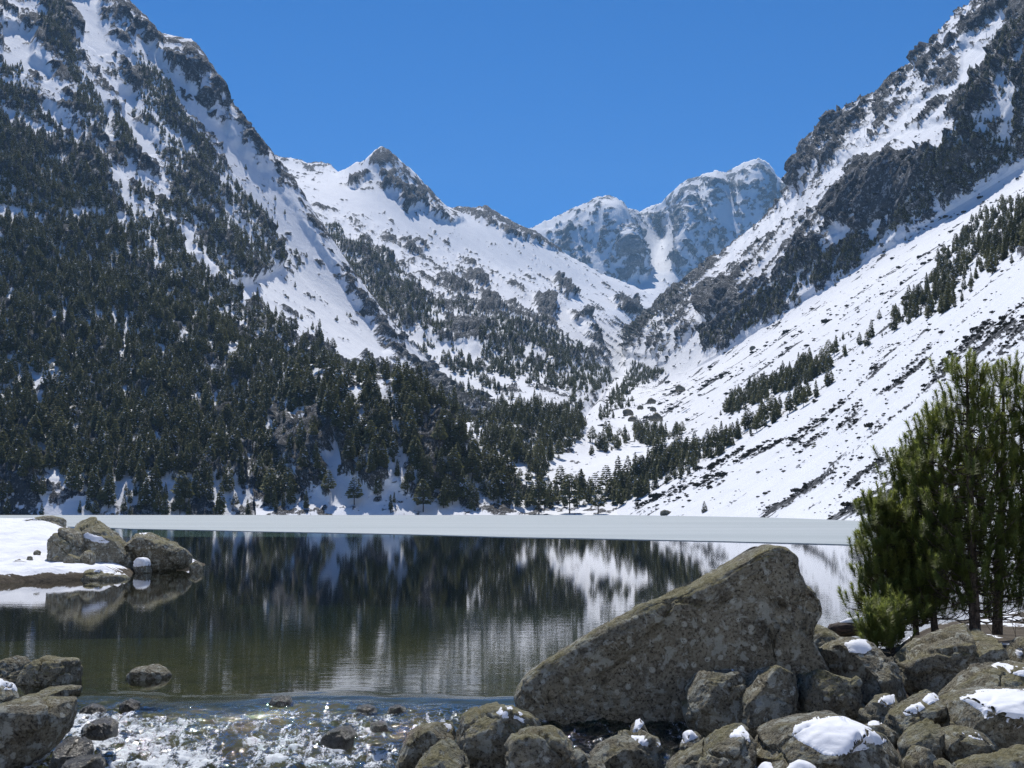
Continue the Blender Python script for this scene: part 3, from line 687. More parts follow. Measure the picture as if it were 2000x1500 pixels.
def conifer_meshes(seed, R, lo, power, n, snowy, droop=0.25, size=0.085):
    V, Fq, mi = conifer_crown(seed, R, lo, power, n, snowy, droop, size)
    crown = mesh("conifer_crown", V, Fq, False, mat_index=mi)
    crown.materials.append(MAT_CONIFER); crown.materials.append(MAT_TSNOW)
    r = np.random.default_rng(seed + 5)
    zz = np.linspace(-0.06, 0.97, 7)
    pts = np.stack([0.012 * np.cumsum(r.normal(size=7)) * 0.6, 0.012 * np.cumsum(r.normal(size=7)) * 0.6, zz], -1)
    tv, tf = tube(pts, np.linspace(0.022, 0.004, 7), 5)
    trunk = mesh("conifer_trunk", tv, tf, True); trunk.materials.append(MAT_BARK)
    return trunk, crown

PROTO = [conifer_meshes(101, 0.20, 0.10, 0.75, 420, 0.06), conifer_meshes(102, 0.25, 0.14, 0.62, 460, 0.08), conifer_meshes(103, 0.17, 0.08, 0.85, 400, 0.07),
         conifer_meshes(104, 0.30, 0.26, 0.45, 480, 0.02, 0.1), conifer_meshes(105, 0.23, 0.12, 0.7, 430, 0.05), conifer_meshes(106, 0.21, 0.10, 0.7, 400, 0.15), conifer_meshes(107, 0.25, 0.12, 0.6, 420, 0.2)]

pts = np.concatenate([a for a, b, c in FOREST]); hts = np.concatenate([b for a, b, c in FOREST])
stand = np.concatenate([[c] * len(b) for a, b, c in FOREST])
# a few trees standing apart, seen as single trees in the picture
LONE = [(1592, 912, 470, 8.5, "small dark conifer standing alone on the open snow slope left of the foreground pines"),
        (1376, 1003, 480, 4.5, "small bushy conifer alone at the shore by the edge of the ice"),
        (1052, 1003, 655, 17, "tall bare-trunked conifer on the flat shore at the valley mouth, nearest the ice"),
        (1112, 1001, 660, 18, "broad dark conifer on the shore under the valley meadow"),
        (1168, 1000, 650, 12, "rounded conifer at the end of the shoreline row beside the snow meadow"),
        (826, 999, 648, 15, "slender bare-trunked conifer on the snowy shore below the spur cliffs"),
        (1665, 652, 1010, 11, "single conifer above the dark diagonal tree band on the snow slope"),
        (1290, 690, 1700, 12, "lone conifer on the snow fan below the rock rib")]
proto_r = np.random.default_rng(3)
print("trees", len(pts), {k: int((stand == k).sum()) for k in set(stand)}, "shrubs", sum(len(b) for a, b, c in SHRUBS))
hpx = hts / pts[:, 1] * F
fx, fy = proj(pts)
inview = (fx > -5) & (fx < 2005) & (fy < 1012)
# trees hidden from sight are left as part of the mass: keep as single trees those that stand in front
score = hpx + np.where(stand == "valley", 9, 0) + np.where(stand == "right", 9, 0) - np.where(stand == "left", 3, 0)
order = np.argsort(-np.where(inview, score, 0))
single = order[:288]
rest = np.ones(len(pts), bool); rest[single] = False

def high(i):  # trees high on the slopes carry some snow
    return pts[i, 2] > 150
def tree_label(st, x, y):
    """which stand a tree belongs to, told by what it stands near"""
    if st == "left":
        if y < 700: return "dark conifer high on the forested left mountain beside the snow gully", "conifers high on the left mountain"
        for lim, txt in ((130, "forest behind the snowy point, near the picture edge"), (300, "forest straight behind the boulders of the snowy point"), (450, "forest right of the snowy point, above the ice"), (3000, "forest just left of the spur cliffs")):
            if x < lim: return "dark green shore conifer in the " + txt, "conifers of the " + txt
    if st == "spur":
        for lim, txt in ((640, "left shoulder of the wooded spur"), (740, "cliffs in the middle of the wooded spur"), (850, "crest of the wooded spur"), (3000, "low right tail of the wooded spur")):
            if x < lim: return "dark conifer on the " + txt + " across the ice", "conifers on the " + txt
    if st == "valley":
        for lim, txt in ((960, "valley wood at the foot of the spur"), (1080, "middle of the valley wood on the knoll"), (1180, "right edge of the valley wood by the meadow"), (3000, "tree line between meadow and snow slope")):
            if x < lim: return "dark conifer in the " + txt, "conifers of the " + txt
    if st == "right":
        for lim, txt in ((1300, "lower end of the tree bands beside the snow meadow"), (1460, "lower diagonal tree band above the shore"), (1660, "dense upper diagonal tree band on the snow slope"), (3000, "steep rocky grove high above the foreground pines")):
            if x < lim: return "dark conifer in the " + txt, "conifers of the " + txt
    return "small dark conifer on the rocky slope under the pointed summit", "conifers under the pointed summit"
def place_tree(p, h, k, rz, label, group):
    e = bpy.data.objects.new("conifer_tree", None); ROOT.objects.link(e)
    e.location = p; e.rotation_euler = (0, 0, rz); e.scale = (h, h, h); e.empty_display_size = 0.3
    e["label"] = label; e["category"] = "tree"
    if group: e["group"] = group
    for nm, me in zip(("trunk", "crown"), PROTO[k]):
        o = bpy.data.objects.new(nm, me); ROOT.objects.link(o); o.parent = e
for i in single:
    k = int(proto_r.integers(0, 5)) if not high(i) else int(proto_r.integers(4, 7))
    lab, grp = tree_label(stand[i], fx[i], fy[i])
    place_tree(pts[i], float(hts[i]), k, float(proto_r.random() * 6.28), lab, grp)
for px, py, Y, h, lab in LONE:
    place_tree(at(px, py, Y) - np.array([0, 0, 0.3]), h, 3 if h > 11 else 1, 1.0, lab, "conifers standing apart")

def instancer(name, P, H, meshes, pick, mat_list, label, cat):
    """one mass of far plants: points carry size, turn and kind; geometry nodes set a plant on each"""
    r = np.random.default_rng(len(P))
    objs = []
    for k, me in enumerate(meshes):
        o = bpy.data.objects.new(name + "_source", me); objs.append(o)          # not linked to the scene
    ng = bpy.data.node_groups.new(name, 'GeometryNodeTree')
    ng.interface.new_socket("Geometry", in_out='INPUT', socket_type='NodeSocketGeometry')
    ng.interface.new_socket("Geometry", in_out='OUTPUT', socket_type='NodeSocketGeometry')
    N = ng.nodes; L = ng.links
    gi, go = N.new("NodeGroupInput"), N.new("NodeGroupOutput")
    join = N.new("GeometryNodeJoinGeometry")
    def named(nm, typ='FLOAT'):
        a = N.new("GeometryNodeInputNamedAttribute"); a.data_type = typ; a.inputs[0].default_value = nm
        return a.outputs[0]
    for k, o in enumerate(objs):
        iop = N.new("GeometryNodeInstanceOnPoints"); oi = N.new("GeometryNodeObjectInfo"); oi.inputs[0].default_value = o
        cmp = N.new("FunctionNodeCompare"); cmp.data_type = 'FLOAT'; cmp.operation = 'EQUAL'
        L.new(named("pick"), cmp.inputs[0]); cmp.inputs[1].default_value = float(k); cmp.inputs[12].default_value = 0.1
        L.new(gi.outputs[0], iop.inputs["Points"]); L.new(cmp.outputs[0], iop.inputs["Selection"])
        L.new(oi.outputs["Geometry"], iop.inputs["Instance"])
        cx = N.new("ShaderNodeCombineXYZ"); L.new(named("turn"), cx.inputs[2]); L.new(cx.outputs[0], iop.inputs["Rotation"])
        L.new(named("size"), iop.inputs["Scale"]); L.new(iop.outputs[0], join.inputs[0])
    L.new(join.outputs[0], go.inputs[0])
    me = bpy.data.meshes.new(name); me.vertices.add(len(P)); me.vertices.foreach_set("co", np.asarray(P, np.float32).ravel())
    for nm, a in (("size", H), ("turn", r.random(len(P)) * 6.28), ("pick", pick)):
        at_ = me.attributes.new(nm, 'FLOAT', 'POINT'); at_.data.foreach_set("value", np.asarray(a, np.float32))
    ob = link(name, me, kind="stuff", label=label, category=cat)
    md = ob.modifiers.new("scatter", 'NODES'); md.node_group = ng
    return ob
joined = []
for tr, cr in PROTO:      # trunk and crown together for the mass of the forest
    b = Bag()
    for me, off in ((cr, 0), (tr, 2)):
        nv = len(me.vertices); co = np.empty(nv * 3, np.float32); me.vertices.foreach_get("co", co)
        vi = np.empty(len(me.loops), np.int32); me.loops.foreach_get("vertex_index", vi)
        mi = np.empty(len(me.polygons), np.int32); me.polygons.foreach_get("material_index", mi)
        b.V.append(co.reshape(-1, 3)); b.F.append(vi.reshape(-1, 4) + b.n); b.n += nv; b.M.append(mi + off)
    jm = b.mesh("conifer"); [jm.materials.append(m_) for m_ in (MAT_CONIFER, MAT_TSNOW, MAT_BARK)]
    joined.append(jm)
ridx = np.where(rest)[0]
zr = pts[ridx, 2]
pick = np.where(proto_r.random(len(ridx)) < smooth(90, 330, zr) * 0.95, proto_r.integers(5, 7, len(ridx)), proto_r.integers(0, 5, len(ridx)))
instancer("conifer_forest", pts[ridx] - np.array([0, 0, 0.2]), hts[ridx], joined, pick, None, "dense dark conifer forest covering the mountain sides above the lake", "forest")

# low shrubs and stunted pines on the snow slope to the right
def shrub_mesh(seed):
    r = np.random.default_rng(seed); n = 120
    az = r.random(n) * 6.28; rad = np.sqrt(r.random(n)) * 0.9
    c = np.stack([rad * np.cos(az), rad * np.sin(az), 0.1 + 0.75 * r.random(n) * (1 - 0.6 * rad)], -1)
    d = r.normal(size=(n, 3)); d /= np.linalg.norm(d, axis=1)[:, None]; e = np.cross(d, r.normal(size=(n, 3))); e /= np.linalg.norm(e, axis=1)[:, None]
    L = (0.16 + 0.2 * r.random(n))[:, None]
    V = np.stack([c - d * L, c + e * L * 0.6, c + d * L, c - e * L * 0.5], 1).reshape(-1, 3)
    me = mesh("shrub", V, np.arange(n * 4).reshape(n, 4), False); me.materials.append(MAT_SHRUB)
    return me
if SHRUBS:
    sp = np.concatenate([a for a, b, c in SHRUBS]); sh = np.concatenate([b for a, b, c in SHRUBS]) * np.clip(sp[:, 1] / 520, 0.5, 2.2) * np.random.default_rng(2).lognormal(0, 0.45, len(sp))
    instancer("shrub_undergrowth", sp, sh, [shrub_mesh(k) for k in (1, 2, 3)], np.random.default_rng(1).integers(0, 3, len(sp)), None, "low dark shrubs and stunted pines poking from the snow slope", "shrubs")
# ------------------------------------------------------------------ lake, ice, stream, banks
def zplane(px, py, z=0.0):
    """where the sight line through a picture point meets the level z"""
    px, py = np.asarray(px, float), np.asarray(py, float)
    a, b = (px - 1000.0) / F, (750.0 - py) / F
    dy, dz = CP - b * SP, SP + b * CP
    t = (z - CAMH) / dz
    return np.stack([a * t, dy * t], -1)

def water_material(name, tint, waves, foam_glint=False):
    m, nt, out = new_mat(name); s = NT(nt); p = s.pos()
    h = None
    for sc, xs, w in waves:
        t = s.math('MULTIPLY', s.noise(s.map(p, (xs, 1, 1)), sc, 3, 0.5, 0.3), w)
        h = t if h is None else s.math('ADD', h, t)
    sy = s.n('ShaderNodeSeparateXYZ'); s.set(sy.inputs[0], p)
    h = s.math('MULTIPLY', h, s.ramp(sy.outputs[1], 14.0, 30.0, 3.2, 1.0))      # the current ruffles the water towards the outlet
    if foam_glint:
        tu = s.attr("turb"); rip = None
        for sc, xs, w in foam_glint:
            t = s.math('MULTIPLY', s.noise(s.map(p, (xs, 1, 1)), sc, 3, 0.55, 0.3), w)
            rip = t if rip is None else s.math('ADD', rip, t)
        h = s.math('ADD', h, s.math('MULTIPLY', rip, tu))
    nrm = s.bump(h, 1.0, 1.0)
    fr = s.n("ShaderNodeFresnel"); fr.inputs[0].default_value = 1.333; s.set(fr.inputs["Normal"], nrm)
    gl = s.n("ShaderNodeBsdfGlossy"); s.set(gl.inputs["Roughness"], s.math('MULTIPLY_ADD', s.attr("turb"), 0.035, 0.002) if foam_glint else 0.002); s.set(gl.inputs["Normal"], nrm)
    gl.inputs["Color"].default_value = C(1, 1, 1)
    tr = s.n("ShaderNodeBsdfTransparent"); tr.inputs[0].default_value = tint
    mx = s.n("ShaderNodeMixShader"); s.set(mx.inputs[0], fr.outputs[0]); s.set(mx.inputs[1], tr.outputs[0]); s.set(mx.inputs[2], gl.outputs[0])
    res = mx.outputs[0]
    if foam_glint:
        fz = s.noise(s.map(p, (1, 0.8, 1)), 34.0, 6, 0.72, 0.8)
        streak = s.noise(s.map(p, (1.0, 0.22, 1), (0, 0, 0.35)), 9.0, 5, 0.7, 0.6)
        fv = s.math('ADD', s.attr("foam_glint"), s.math('ADD', s.math('MULTIPLY', s.math('SUBTRACT', fz, 0.5), 1.8), s.math('MULTIPLY', s.math('SUBTRACT', streak, 0.5), 2.4)))
        fb = s.bsdf(C(0.66, 0.70, 0.73), 0.6, 0.3, s.bump(fz, 0.8, 0.02))
        m2 = s.n("ShaderNodeMixShader"); s.set(m2.inputs[0], s.ramp(fv, 0.40, 0.78)); s.set(m2.inputs[1], res); s.set(m2.inputs[2], fb)
        res = m2.outputs[0]
    nt.links.new(res, out.inputs[0])
    return m
MAT_LAKE = water_material("lake_water", C(0.46, 0.53, 0.38), [(0.8, 0.30, 0.00025), (3.2, 0.28, 0.00035), (13.0, 0.35, 0.00022)])
MAT_STREAM = water_material("stream_water", C(0.46, 0.53, 0.42), [(0.8, 0.30, 0.00025), (3.2, 0.28, 0.00035), (13.0, 0.35, 0.00022)], [(7.0, 0.7, 0.03), (24.0, 0.8, 0.02), (60.0, 1.0, 0.008)])

LIP = 15.0
yl = np.concatenate([np.linspace(LIP, 60, 40), np.linspace(70, 700, 20)])
Gl = np.array([[[x, y, 0.0] for x in np.linspace(-1, 1, 9) * (10 + y * 0.75)] for y in yl])
link("lake_water", mesh("lake_water", Gl.reshape(-1, 3), grid_faces(len(yl), 9)), MAT_LAKE, kind="structure")

# bed of lake and stream
m, nt, out = new_mat("lake_bed"); s = NT(nt); p = s.pos()
st = s.voro(p, 2.6, out=0); n1_ = s.noise(p, 1.3, 5)
col = s.mix(s.ramp(n1_, 0.35, 0.65), C(0.12, 0.108, 0.055), C(0.23, 0.18, 0.10))
col = s.mix(s.ramp(s.noise(p, 5.0, 4), 0.5, 0.7), col, C(0.17, 0.125, 0.10))
sz = s.n('ShaderNodeSeparateXYZ'); s.set(sz.inputs[0], p)
col = s.mix(s.ramp(sz.outputs[2], -0.6, -2.0), col, C(0.030, 0.040, 0.030))      # light lost with depth painted into the bed colour
nt.links.new(s.bsdf(col, 0.9, 0.1, s.bump(st, 1.0, 0.12)), out.inputs[0]); MAT_BED = m
def stream_z(y):
    return -0.34 * smooth(13.6, 8.6, y) - 0.05 * smooth(13.4, 12.2, y)
xs = np.concatenate([np.linspace(-400, -14, 14), np.linspace(-13, 9, 130), np.linspace(11, 400, 14)])
ys = np.concatenate([np.linspace(3.0, 20, 110), np.linspace(21, 90, 40), np.linspace(100, 720, 20)])
X, Yg = np.meshgrid(xs, ys)
dep = 0.22 + 0.055 * np.clip(Yg - 13, 0, 200)
Pb = np.stack([X, Yg, stream_z(Yg) - dep], -1).reshape(-1, 3)
lump = fbm(Pb * np.array([1.6, 1.6, 0]), 4, 0.55, seed=91)
Pb[:, 2] += 0.10 * lump * (Pb[:, 1] < 60)
link("lake_bed_terrain", mesh("lake_bed", Pb, grid_faces(*X.shape)), MAT_BED, kind="structure")

# stream surface below the outlet
xs = np.arange(-6.6, 2.6, 0.02); ys = np.concatenate([np.arange(4.0, 8.4, 0.08), np.arange(8.4, LIP + 0.001, 0.016)]); ys[-1] = LIP
X, Yg = np.meshgrid(xs, ys)
P = np.stack([X, Yg, 0 * X], -1).reshape(-1, 3)
y_, x_ = P[:, 1], P[:, 0]
lipy = 13.35 - 0.10 * (x_ + 4) + 0.95 * fbm(np.stack([x_ * 0.55, y_ * 0.3, 0 * x_], -1), 4, seed=44)                        # the lip runs slightly slantwise
dn = np.clip(lipy - y_, -2, 6)                         # metres below the lip
zz = -0.055 * smooth(0.0, 0.9, dn) - 0.085 * np.clip(dn - 0.5, 0, 9)
wv = fbm(P * np.array([0.75, 1.7, 0]) + np.array([3.1, 0, 0]), 3, 0.5, seed=95)
w2 = fbm(P * np.array([2.6, 4.2, 0]) + np.array([0, 2.2, 0]), 5, 0.62, seed=96)
w3 = fbm(P * np.array([8.0, 11.0, 0]), 4, 0.6, seed=99, ridged=True)
tur = smooth(0.30, 1.0, dn)
zz += 0.035 * wv * smooth(0.15, 1.0, dn) + (0.085 * w2 + 0.035 * w3) * tur
zz += 0.012 * np.sin(10 * dn + 2.4 * wv + 0.8 * x_) * smooth(0.1, 0.5, dn) * (1 - tur)
P[:, 2] = zz * smooth(LIP, LIP - 0.4, y_)
px, py = proj(P)
FOAM = [([(120, 1395), (300, 1400), (420, 1430), (420, 1520), (120, 1520)], 0.55), ([(150, 1410), (230, 1420), (260, 1455), (220, 1480), (135, 1450)], 0.85), ([(0, 1470), (90, 1475), (120, 1520), (-40, 1540)], 0.7),
        ([(480, 1440), (600, 1425), (640, 1445), (700, 1455), (760, 1450), (770, 1500), (480, 1500)], 0.5), ([(520, 1445), (600, 1435), (640, 1460), (560, 1475)], 0.75), ([(260, 1450), (400, 1440), (420, 1500), (260, 1520)], 0.72),
        ([(640, 1395), (1000, 1385), (960, 1400), (780, 1440), (640, 1430)], 0.30), ([(400, 1380), (640, 1385), (640, 1430), (420, 1440)], 0.22)]
fo = np.zeros(len(P))
for poly, v in FOAM: fo = np.maximum(fo, v * pmask(px + 30 * wv, py + 12 * w2, poly, 18))
fo = fo * (0.75 + 0.8 * w2) - 0.35 * (1 - tur) + 0.17 * tur  # real foam, plus a base level of pale speckle painting in sun glints
link("stream_water", mesh("stream_water", P, grid_faces(*X.shape), True, {"foam_glint": fo, "turb": 0.10 * smooth(0.0, 0.5, dn) + 0.9 * tur}), MAT_STREAM, kind="structure")

# rotting spring ice over the far part of the lake
m, nt, out = new_mat("lake_ice"); s = NT(nt); p = s.pos()
nz = s.noise(s.map(p, (0.25, 1, 1)), 0.06, 5, 0.6); n2_ = s.noise(p, 0.6, 4)
col = s.mix(s.ramp(nz, 0.35, 0.65), C(0.325, 0.37, 0.385), C(0.385, 0.425, 0.44))
col = s.mix(s.math('MULTIPLY', s.ramp(n2_, 0.5, 0.8), 0.25), col, C(0.29, 0.34, 0.365))
nt.links.new(s.bsdf(col, 0.7, 0.15, s.bump(n2_, 0.15, 0.05)), out.inputs[0]); MAT_ICE = m
edge = [(-500, 1018), (-200, 1022), (100, 1028), (200, 1031), (260, 1033.5), (400, 1036), (500, 1038.5), (640, 1041), (760, 1043.5), (880, 1046.5), (1000, 1050), (1120, 1052), (1240, 1054.5), (1400, 1058), (1560, 1062), (1700, 1066), (1850, 1070), (2000, 1074), (2400, 1084)]
ex = np.linspace(-500, 2400, 600); ey = np.interp(ex, [e[0] for e in edge], [e[1] for e in edge])
E = zplane(ex, ey); E[:, 1] += 0.5 * fbm(np.stack([ex / 30, ex * 0, ex * 0], -1), 4, 0.6, seed=5)
rowsI = [np.concatenate([E, np.full((600, 1), -0.06)], 1), np.concatenate([E, np.full((600, 1), 0.035)], 1)]
for k in np.linspace(0.02, 1, 12):
    Yk = E[:, 1] * (1 - k) + 668 * k
    rowsI.append(np.stack([E[:, 0] * (1 + (Yk / E[:, 1] - 1)), Yk, np.full(600, 0.05)], -1))
link("lake_ice", mesh("lake_ice", np.array(rowsI).reshape(-1, 3), grid_faces(14, 600), False), MAT_ICE, kind="structure")

# banks under the boulders
m, nt, out = new_mat("bank_soil"); s = NT(nt); p = s.pos()
v = s.attr("rockv"); hf = s.noise(p, 5.0, 6, 0.65)
soil = s.mix(s.ramp(s.noise(p, 2.0, 5), 0.35, 0.65), C(0.045, 0.036, 0.026), C(0.10, 0.082, 0.06))
rock = s.ramp(s.math('ADD', v, s.math('MULTIPLY', s.math('SUBTRACT', hf, 0.5), 2.0)), -0.05, 0.1)
nt.links.new(s.bsdf(s.mix(rock, C(0.8, 0.82, 0.86), soil), 0.9, 0.15, s.bump(hf, 0.8, 0.06)), out.inputs[0]); MAT_BANK = m
def bank(name, poly_xy, x0, x1, y0, y1, step, hfun, rockfun, seed):
    xs, ys = np.arange(x0, x1, step), np.arange(y0, y1, step)
    X, Yg = np.meshgrid(xs, ys); P = np.stack([X, Yg, 0 * X], -1).reshape(-1, 3)
    n = fbm(P * 1.1, 5, 0.55, seed=seed)
    sd = poly_sd(P[:, 0] + 0.3 * n, P[:, 1] + 0.2 * n, poly_xy)
    P[:, 2] = hfun(P, sd, n)
    link(name, mesh(name, P, grid_faces(*X.shape), True, {"rockv": rockfun(P, sd, n)}), MAT_BANK, kind="structure")
rp = zplane([780, 900, 1010, 1060, 1300, 1560, 1600, 1640, 1720, 1800, 2000, 2300], [1500, 1450, 1400, 1385, 1330, 1290, 1262, 1247, 1238, 1225, 1205, 1190])
rp = np.concatenate([rp, [[14, 18], [14, 4], [-1.6, 4]]])
bank("bank_ground_right", rp, -2.2, 12, 4.65, 24, 0.09, lambda P, sd, n: np.where(sd > 0, -0.42 + 0.12 * smooth(0.2, 2.0, sd) + 0.62 * smooth(10.4, 14.0, P[:, 1]) * smooth(0.1, 1.5, sd) + 0.07 * n, -0.42 + 0.9 * sd), lambda P, sd, n: 0.8 - 1.7 * smooth(-0.1, 0.5, n) * smooth(11.5, 13.0, P[:, 1]), 201)
lp = zplane([-300, 0, 30, 120, 140, 120, 110, 40, -100], [1285, 1290, 1300, 1345, 1370, 1420, 1470, 1530, 1640])
lp = np.concatenate([lp, [[-12, 4], [-12, 17]]])
bank("bank_ground_left", lp, -12, -3, 5, 19, 0.09, lambda P, sd, n: np.where(sd > 0, -0.4 + 0.3 * smooth(0.1, 2.0, sd) + 0.07 * n, -0.3 + 0.9 * sd), lambda P, sd, n: 0.9 - 1.6 * smooth(0.3, 1.0, n), 202)
pp = zplane([-500, -200, 0, 60, 150, 240, 262, 300, 375, 392], [1150, 1143, 1140, 1136, 1133, 1129, 1116, 1110, 1107, 1103])
pp = np.concatenate([pp, zplane([340, 200, 120, -200, -500], [1085, 1075, 1072, 1070, 1070])])
def pen_h(P, sd, n):
    px_, _ = proj(P)
    rise = 1.05 * smooth(35, 47, P[:, 1]) * smooth(260, 60, px_)
    return np.where(sd > 0, 0.10 + 0.18 * smooth(0.0, 0.5, sd) + rise * smooth(0, 3, sd) + 0.17 * n, -0.05 + 0.8 * np.minimum(sd + 0.1, 0.15) + np.minimum(sd, 0) * 0.3)
bank("shore_ground_peninsula", pp, -30, -7, 28, 62, 0.12, pen_h, lambda P, sd, n: 0.55 - 1.6 * smooth(0.05, 0.45, sd) + 1.7 * smooth(0.28, 0.6, n), 203)
# ------------------------------------------------------------------ boulders
import bmesh
def rock_material(name, wet=False, tone=1.0):
    m, nt, out = new_mat(name); s = NT(nt); p = s.pos()
    oi = s.n("ShaderNodeObjectInfo").outputs["Random"]
    sh = s.n("ShaderNodeVectorMath", operation='ADD'); s.set(sh.inputs[0], p)
    cmb = s.n("ShaderNodeCombineXYZ"); s.set(cmb.inputs[0], s.math('MULTIPLY', oi, 30.0)); s.set(sh.inputs[1], cmb.outputs[0])
    p = sh.outputs[0]
    big = s.noise(p, 1.4, 6, 0.6); mid = s.noise(p, 6.5, 8, 0.68); fine = s.noise(p, 42.0, 6, 0.72); grain = s.noise(p, 150.0, 3, 0.7)
    k = tone
    col = s.mix(s.ramp(big, 0.38, 0.62), C(0.160 * k, 0.144 * k, 0.102 * k), C(0.225 * k, 0.208 * k, 0.155 * k))
    col = s.mix(s.math('MULTIPLY', s.ramp(mid, 0.48, 0.60), 0.8), col, C(0.092 * k, 0.082 * k, 0.062 * k))
    col = s.mix(s.math('MULTIPLY', s.ramp(s.noise(p, 3.1, 5, 0.6), 0.55, 0.68), 0.6), col, C(0.15 * k, 0.165 * k, 0.15 * k))
    # round lichens, pale
    vo = s.n("ShaderNodeTexVoronoi", feature='F1'); s.set(vo.inputs["Vector"], s.mix(0.06, p, s.n("ShaderNodeTexNoise").outputs[1])); vo.inputs["Scale"].default_value = 11.0
    spot = s.math('MULTIPLY', s.ramp(vo.outputs[0], 0.30, 0.22), s.ramp(s.n("ShaderNodeSeparateColor").outputs[0], 0, 1))
    sep = s.n("ShaderNodeSeparateColor"); s.set(sep.inputs[0], vo.outputs[1])
    spot = s.math('MULTIPLY', s.ramp(s.math('ADD', vo.outputs[0], s.math('MULTIPLY', fine, 0.35)), 0.50, 0.38), s.ramp(sep.outputs[0], 0.38, 0.46))
    col = s.mix(s.math('MULTIPLY', spot, 0.0 if wet else 0.75), col, C(0.62, 0.63, 0.55))
    col = s.mix(s.math('MULTIPLY', s.ramp(fine, 0.51, 0.63), 0.6), col, C(0.27 * k, 0.265 * k, 0.22 * k))
    col = s.mix(s.math('MULTIPLY', s.ramp(fine, 0.48, 0.38), 0.9), col, C(0.038, 0.034, 0.028))
    pl = s.math('MULTIPLY', s.ramp(s.noise(p, 8.5, 7, 0.68, 0.4), 0.53, 0.58), 0.0 if wet else 0.75)
    col = s.mix(pl, col, C(0.44, 0.45, 0.39))
    geo = s.n("ShaderNodeNewGeometry"); sx = s.n("ShaderNodeSeparateXYZ"); s.set(sx.inputs[0], geo.outputs["Normal"])
    moss = s.math('MULTIPLY', s.ramp(s.math('ADD', sx.outputs[2], s.math('MULTIPLY', s.math('SUBTRACT', mid, 0.5), 1.4)), 0.45, 0.8), s.ramp(big, 0.42, 0.58))
    col = s.mix(s.math('MULTIPLY', moss, 0.0 if wet else 0.6), col, C(0.21, 0.19, 0.075))
    crack = s.voro(s.map(p, (1, 1, 2.2), (0.3, 0.2, 0.1)), 2.4, 'DISTANCE_TO_EDGE')
    ck = s.math('MULTIPLY', s.ramp(s.math('ADD', crack, s.math('MULTIPLY', s.math('SUBTRACT', mid, 0.5), 0.5)), 0.0, 0.02), s.ramp(big, 0.5, 0.6))
    hgt = s.math('ADD', s.math('MULTIPLY', mid, 0.11), s.math('ADD', s.math('MULTIPLY', fine, 0.030), s.math('ADD', s.math('MULTIPLY', grain, 0.005), s.math('MULTIPLY', ck, 0.022))))
    bmp = s.bump(hgt, 1.0, 1.0)
    nt.links.new(s.bsdf(col, 0.30 if wet else 0.88, 0.5 if wet else 0.2, bmp), out.inputs[0])
    return m
MAT_ROCK = rock_material("lichen_gneiss", False, 1.35)
MAT_DARK = rock_material("dark_scree_rock", False, 0.5)
MAT_WET = rock_material("wet_rock", True, 0.6)
m, nt, out = new_mat("old_snow"); s = NT(nt); p = s.pos()
nz = s.noise(p, 9.0, 6, 0.6); gr = s.noise(p, 70.0, 3, 0.6)
col = s.mix(s.ramp(nz, 0.35, 0.7), C(0.80, 0.82, 0.86), C(0.72, 0.74, 0.78))
col = s.mix(s.math('MULTIPLY', s.ramp(s.noise(p, 55.0, 3, 0.7), 0.68, 0.74), 0.5), col, C(0.2, 0.17, 0.13))
nt.links.new(s.bsdf(col, 0.7, 0.2, s.bump(s.math('ADD', s.math('MULTIPLY', nz, 0.008), s.math('MULTIPLY', gr, 0.0012)), 0.8, 1.0)), out.inputs[0]); MAT_SNOW = m

_ICO = {}
def ico(sub):
    if sub not in _ICO:
        bm = bmesh.new(); bmesh.ops.create_icosphere(bm, subdivisions=sub, radius=1.0)
        _ICO[sub] = (np.array([v.co[:] for v in bm.verts]), np.array([[v.index for v in f.verts] for f in bm.faces])); bm.free()
    return _ICO[sub]

def polar(poly, c):
    """radius of the outline around c for 720 directions"""
    th = np.linspace(-np.pi, np.pi, 721)[:-1]; d = np.stack([np.cos(th), np.sin(th)], -1); R = np.zeros(720)
    for k in range(len(poly)):
        a, b = poly[k] - c, poly[(k + 1) % len(poly)] - c; e = b - a
        den = d[:, 0] * e[1] - d[:, 1] * e[0]; den = np.where(np.abs(den) < 1e-12, 1e-12, den)
        t = (a[0] * e[1] - a[1] * e[0]) / den; u = (a[0] * d[:, 1] - a[1] * d[:, 0]) / den
        R = np.where((u >= -1e-6) & (u <= 1 + 1e-6) & (t > 0), np.maximum(R, t), R)
    R = np.where(R == 0, np.median(R), R)
    return th, R

def vnormals(V, T):
    n = np.cross(V[T[:, 1]] - V[T[:, 0]], V[T[:, 2]] - V[T[:, 0]]); N = np.zeros_like(V)
    for k in range(3): np.add.at(N, T[:, k], n)
    return N / (np.linalg.norm(N, axis=1)[:, None] + 1e-12)

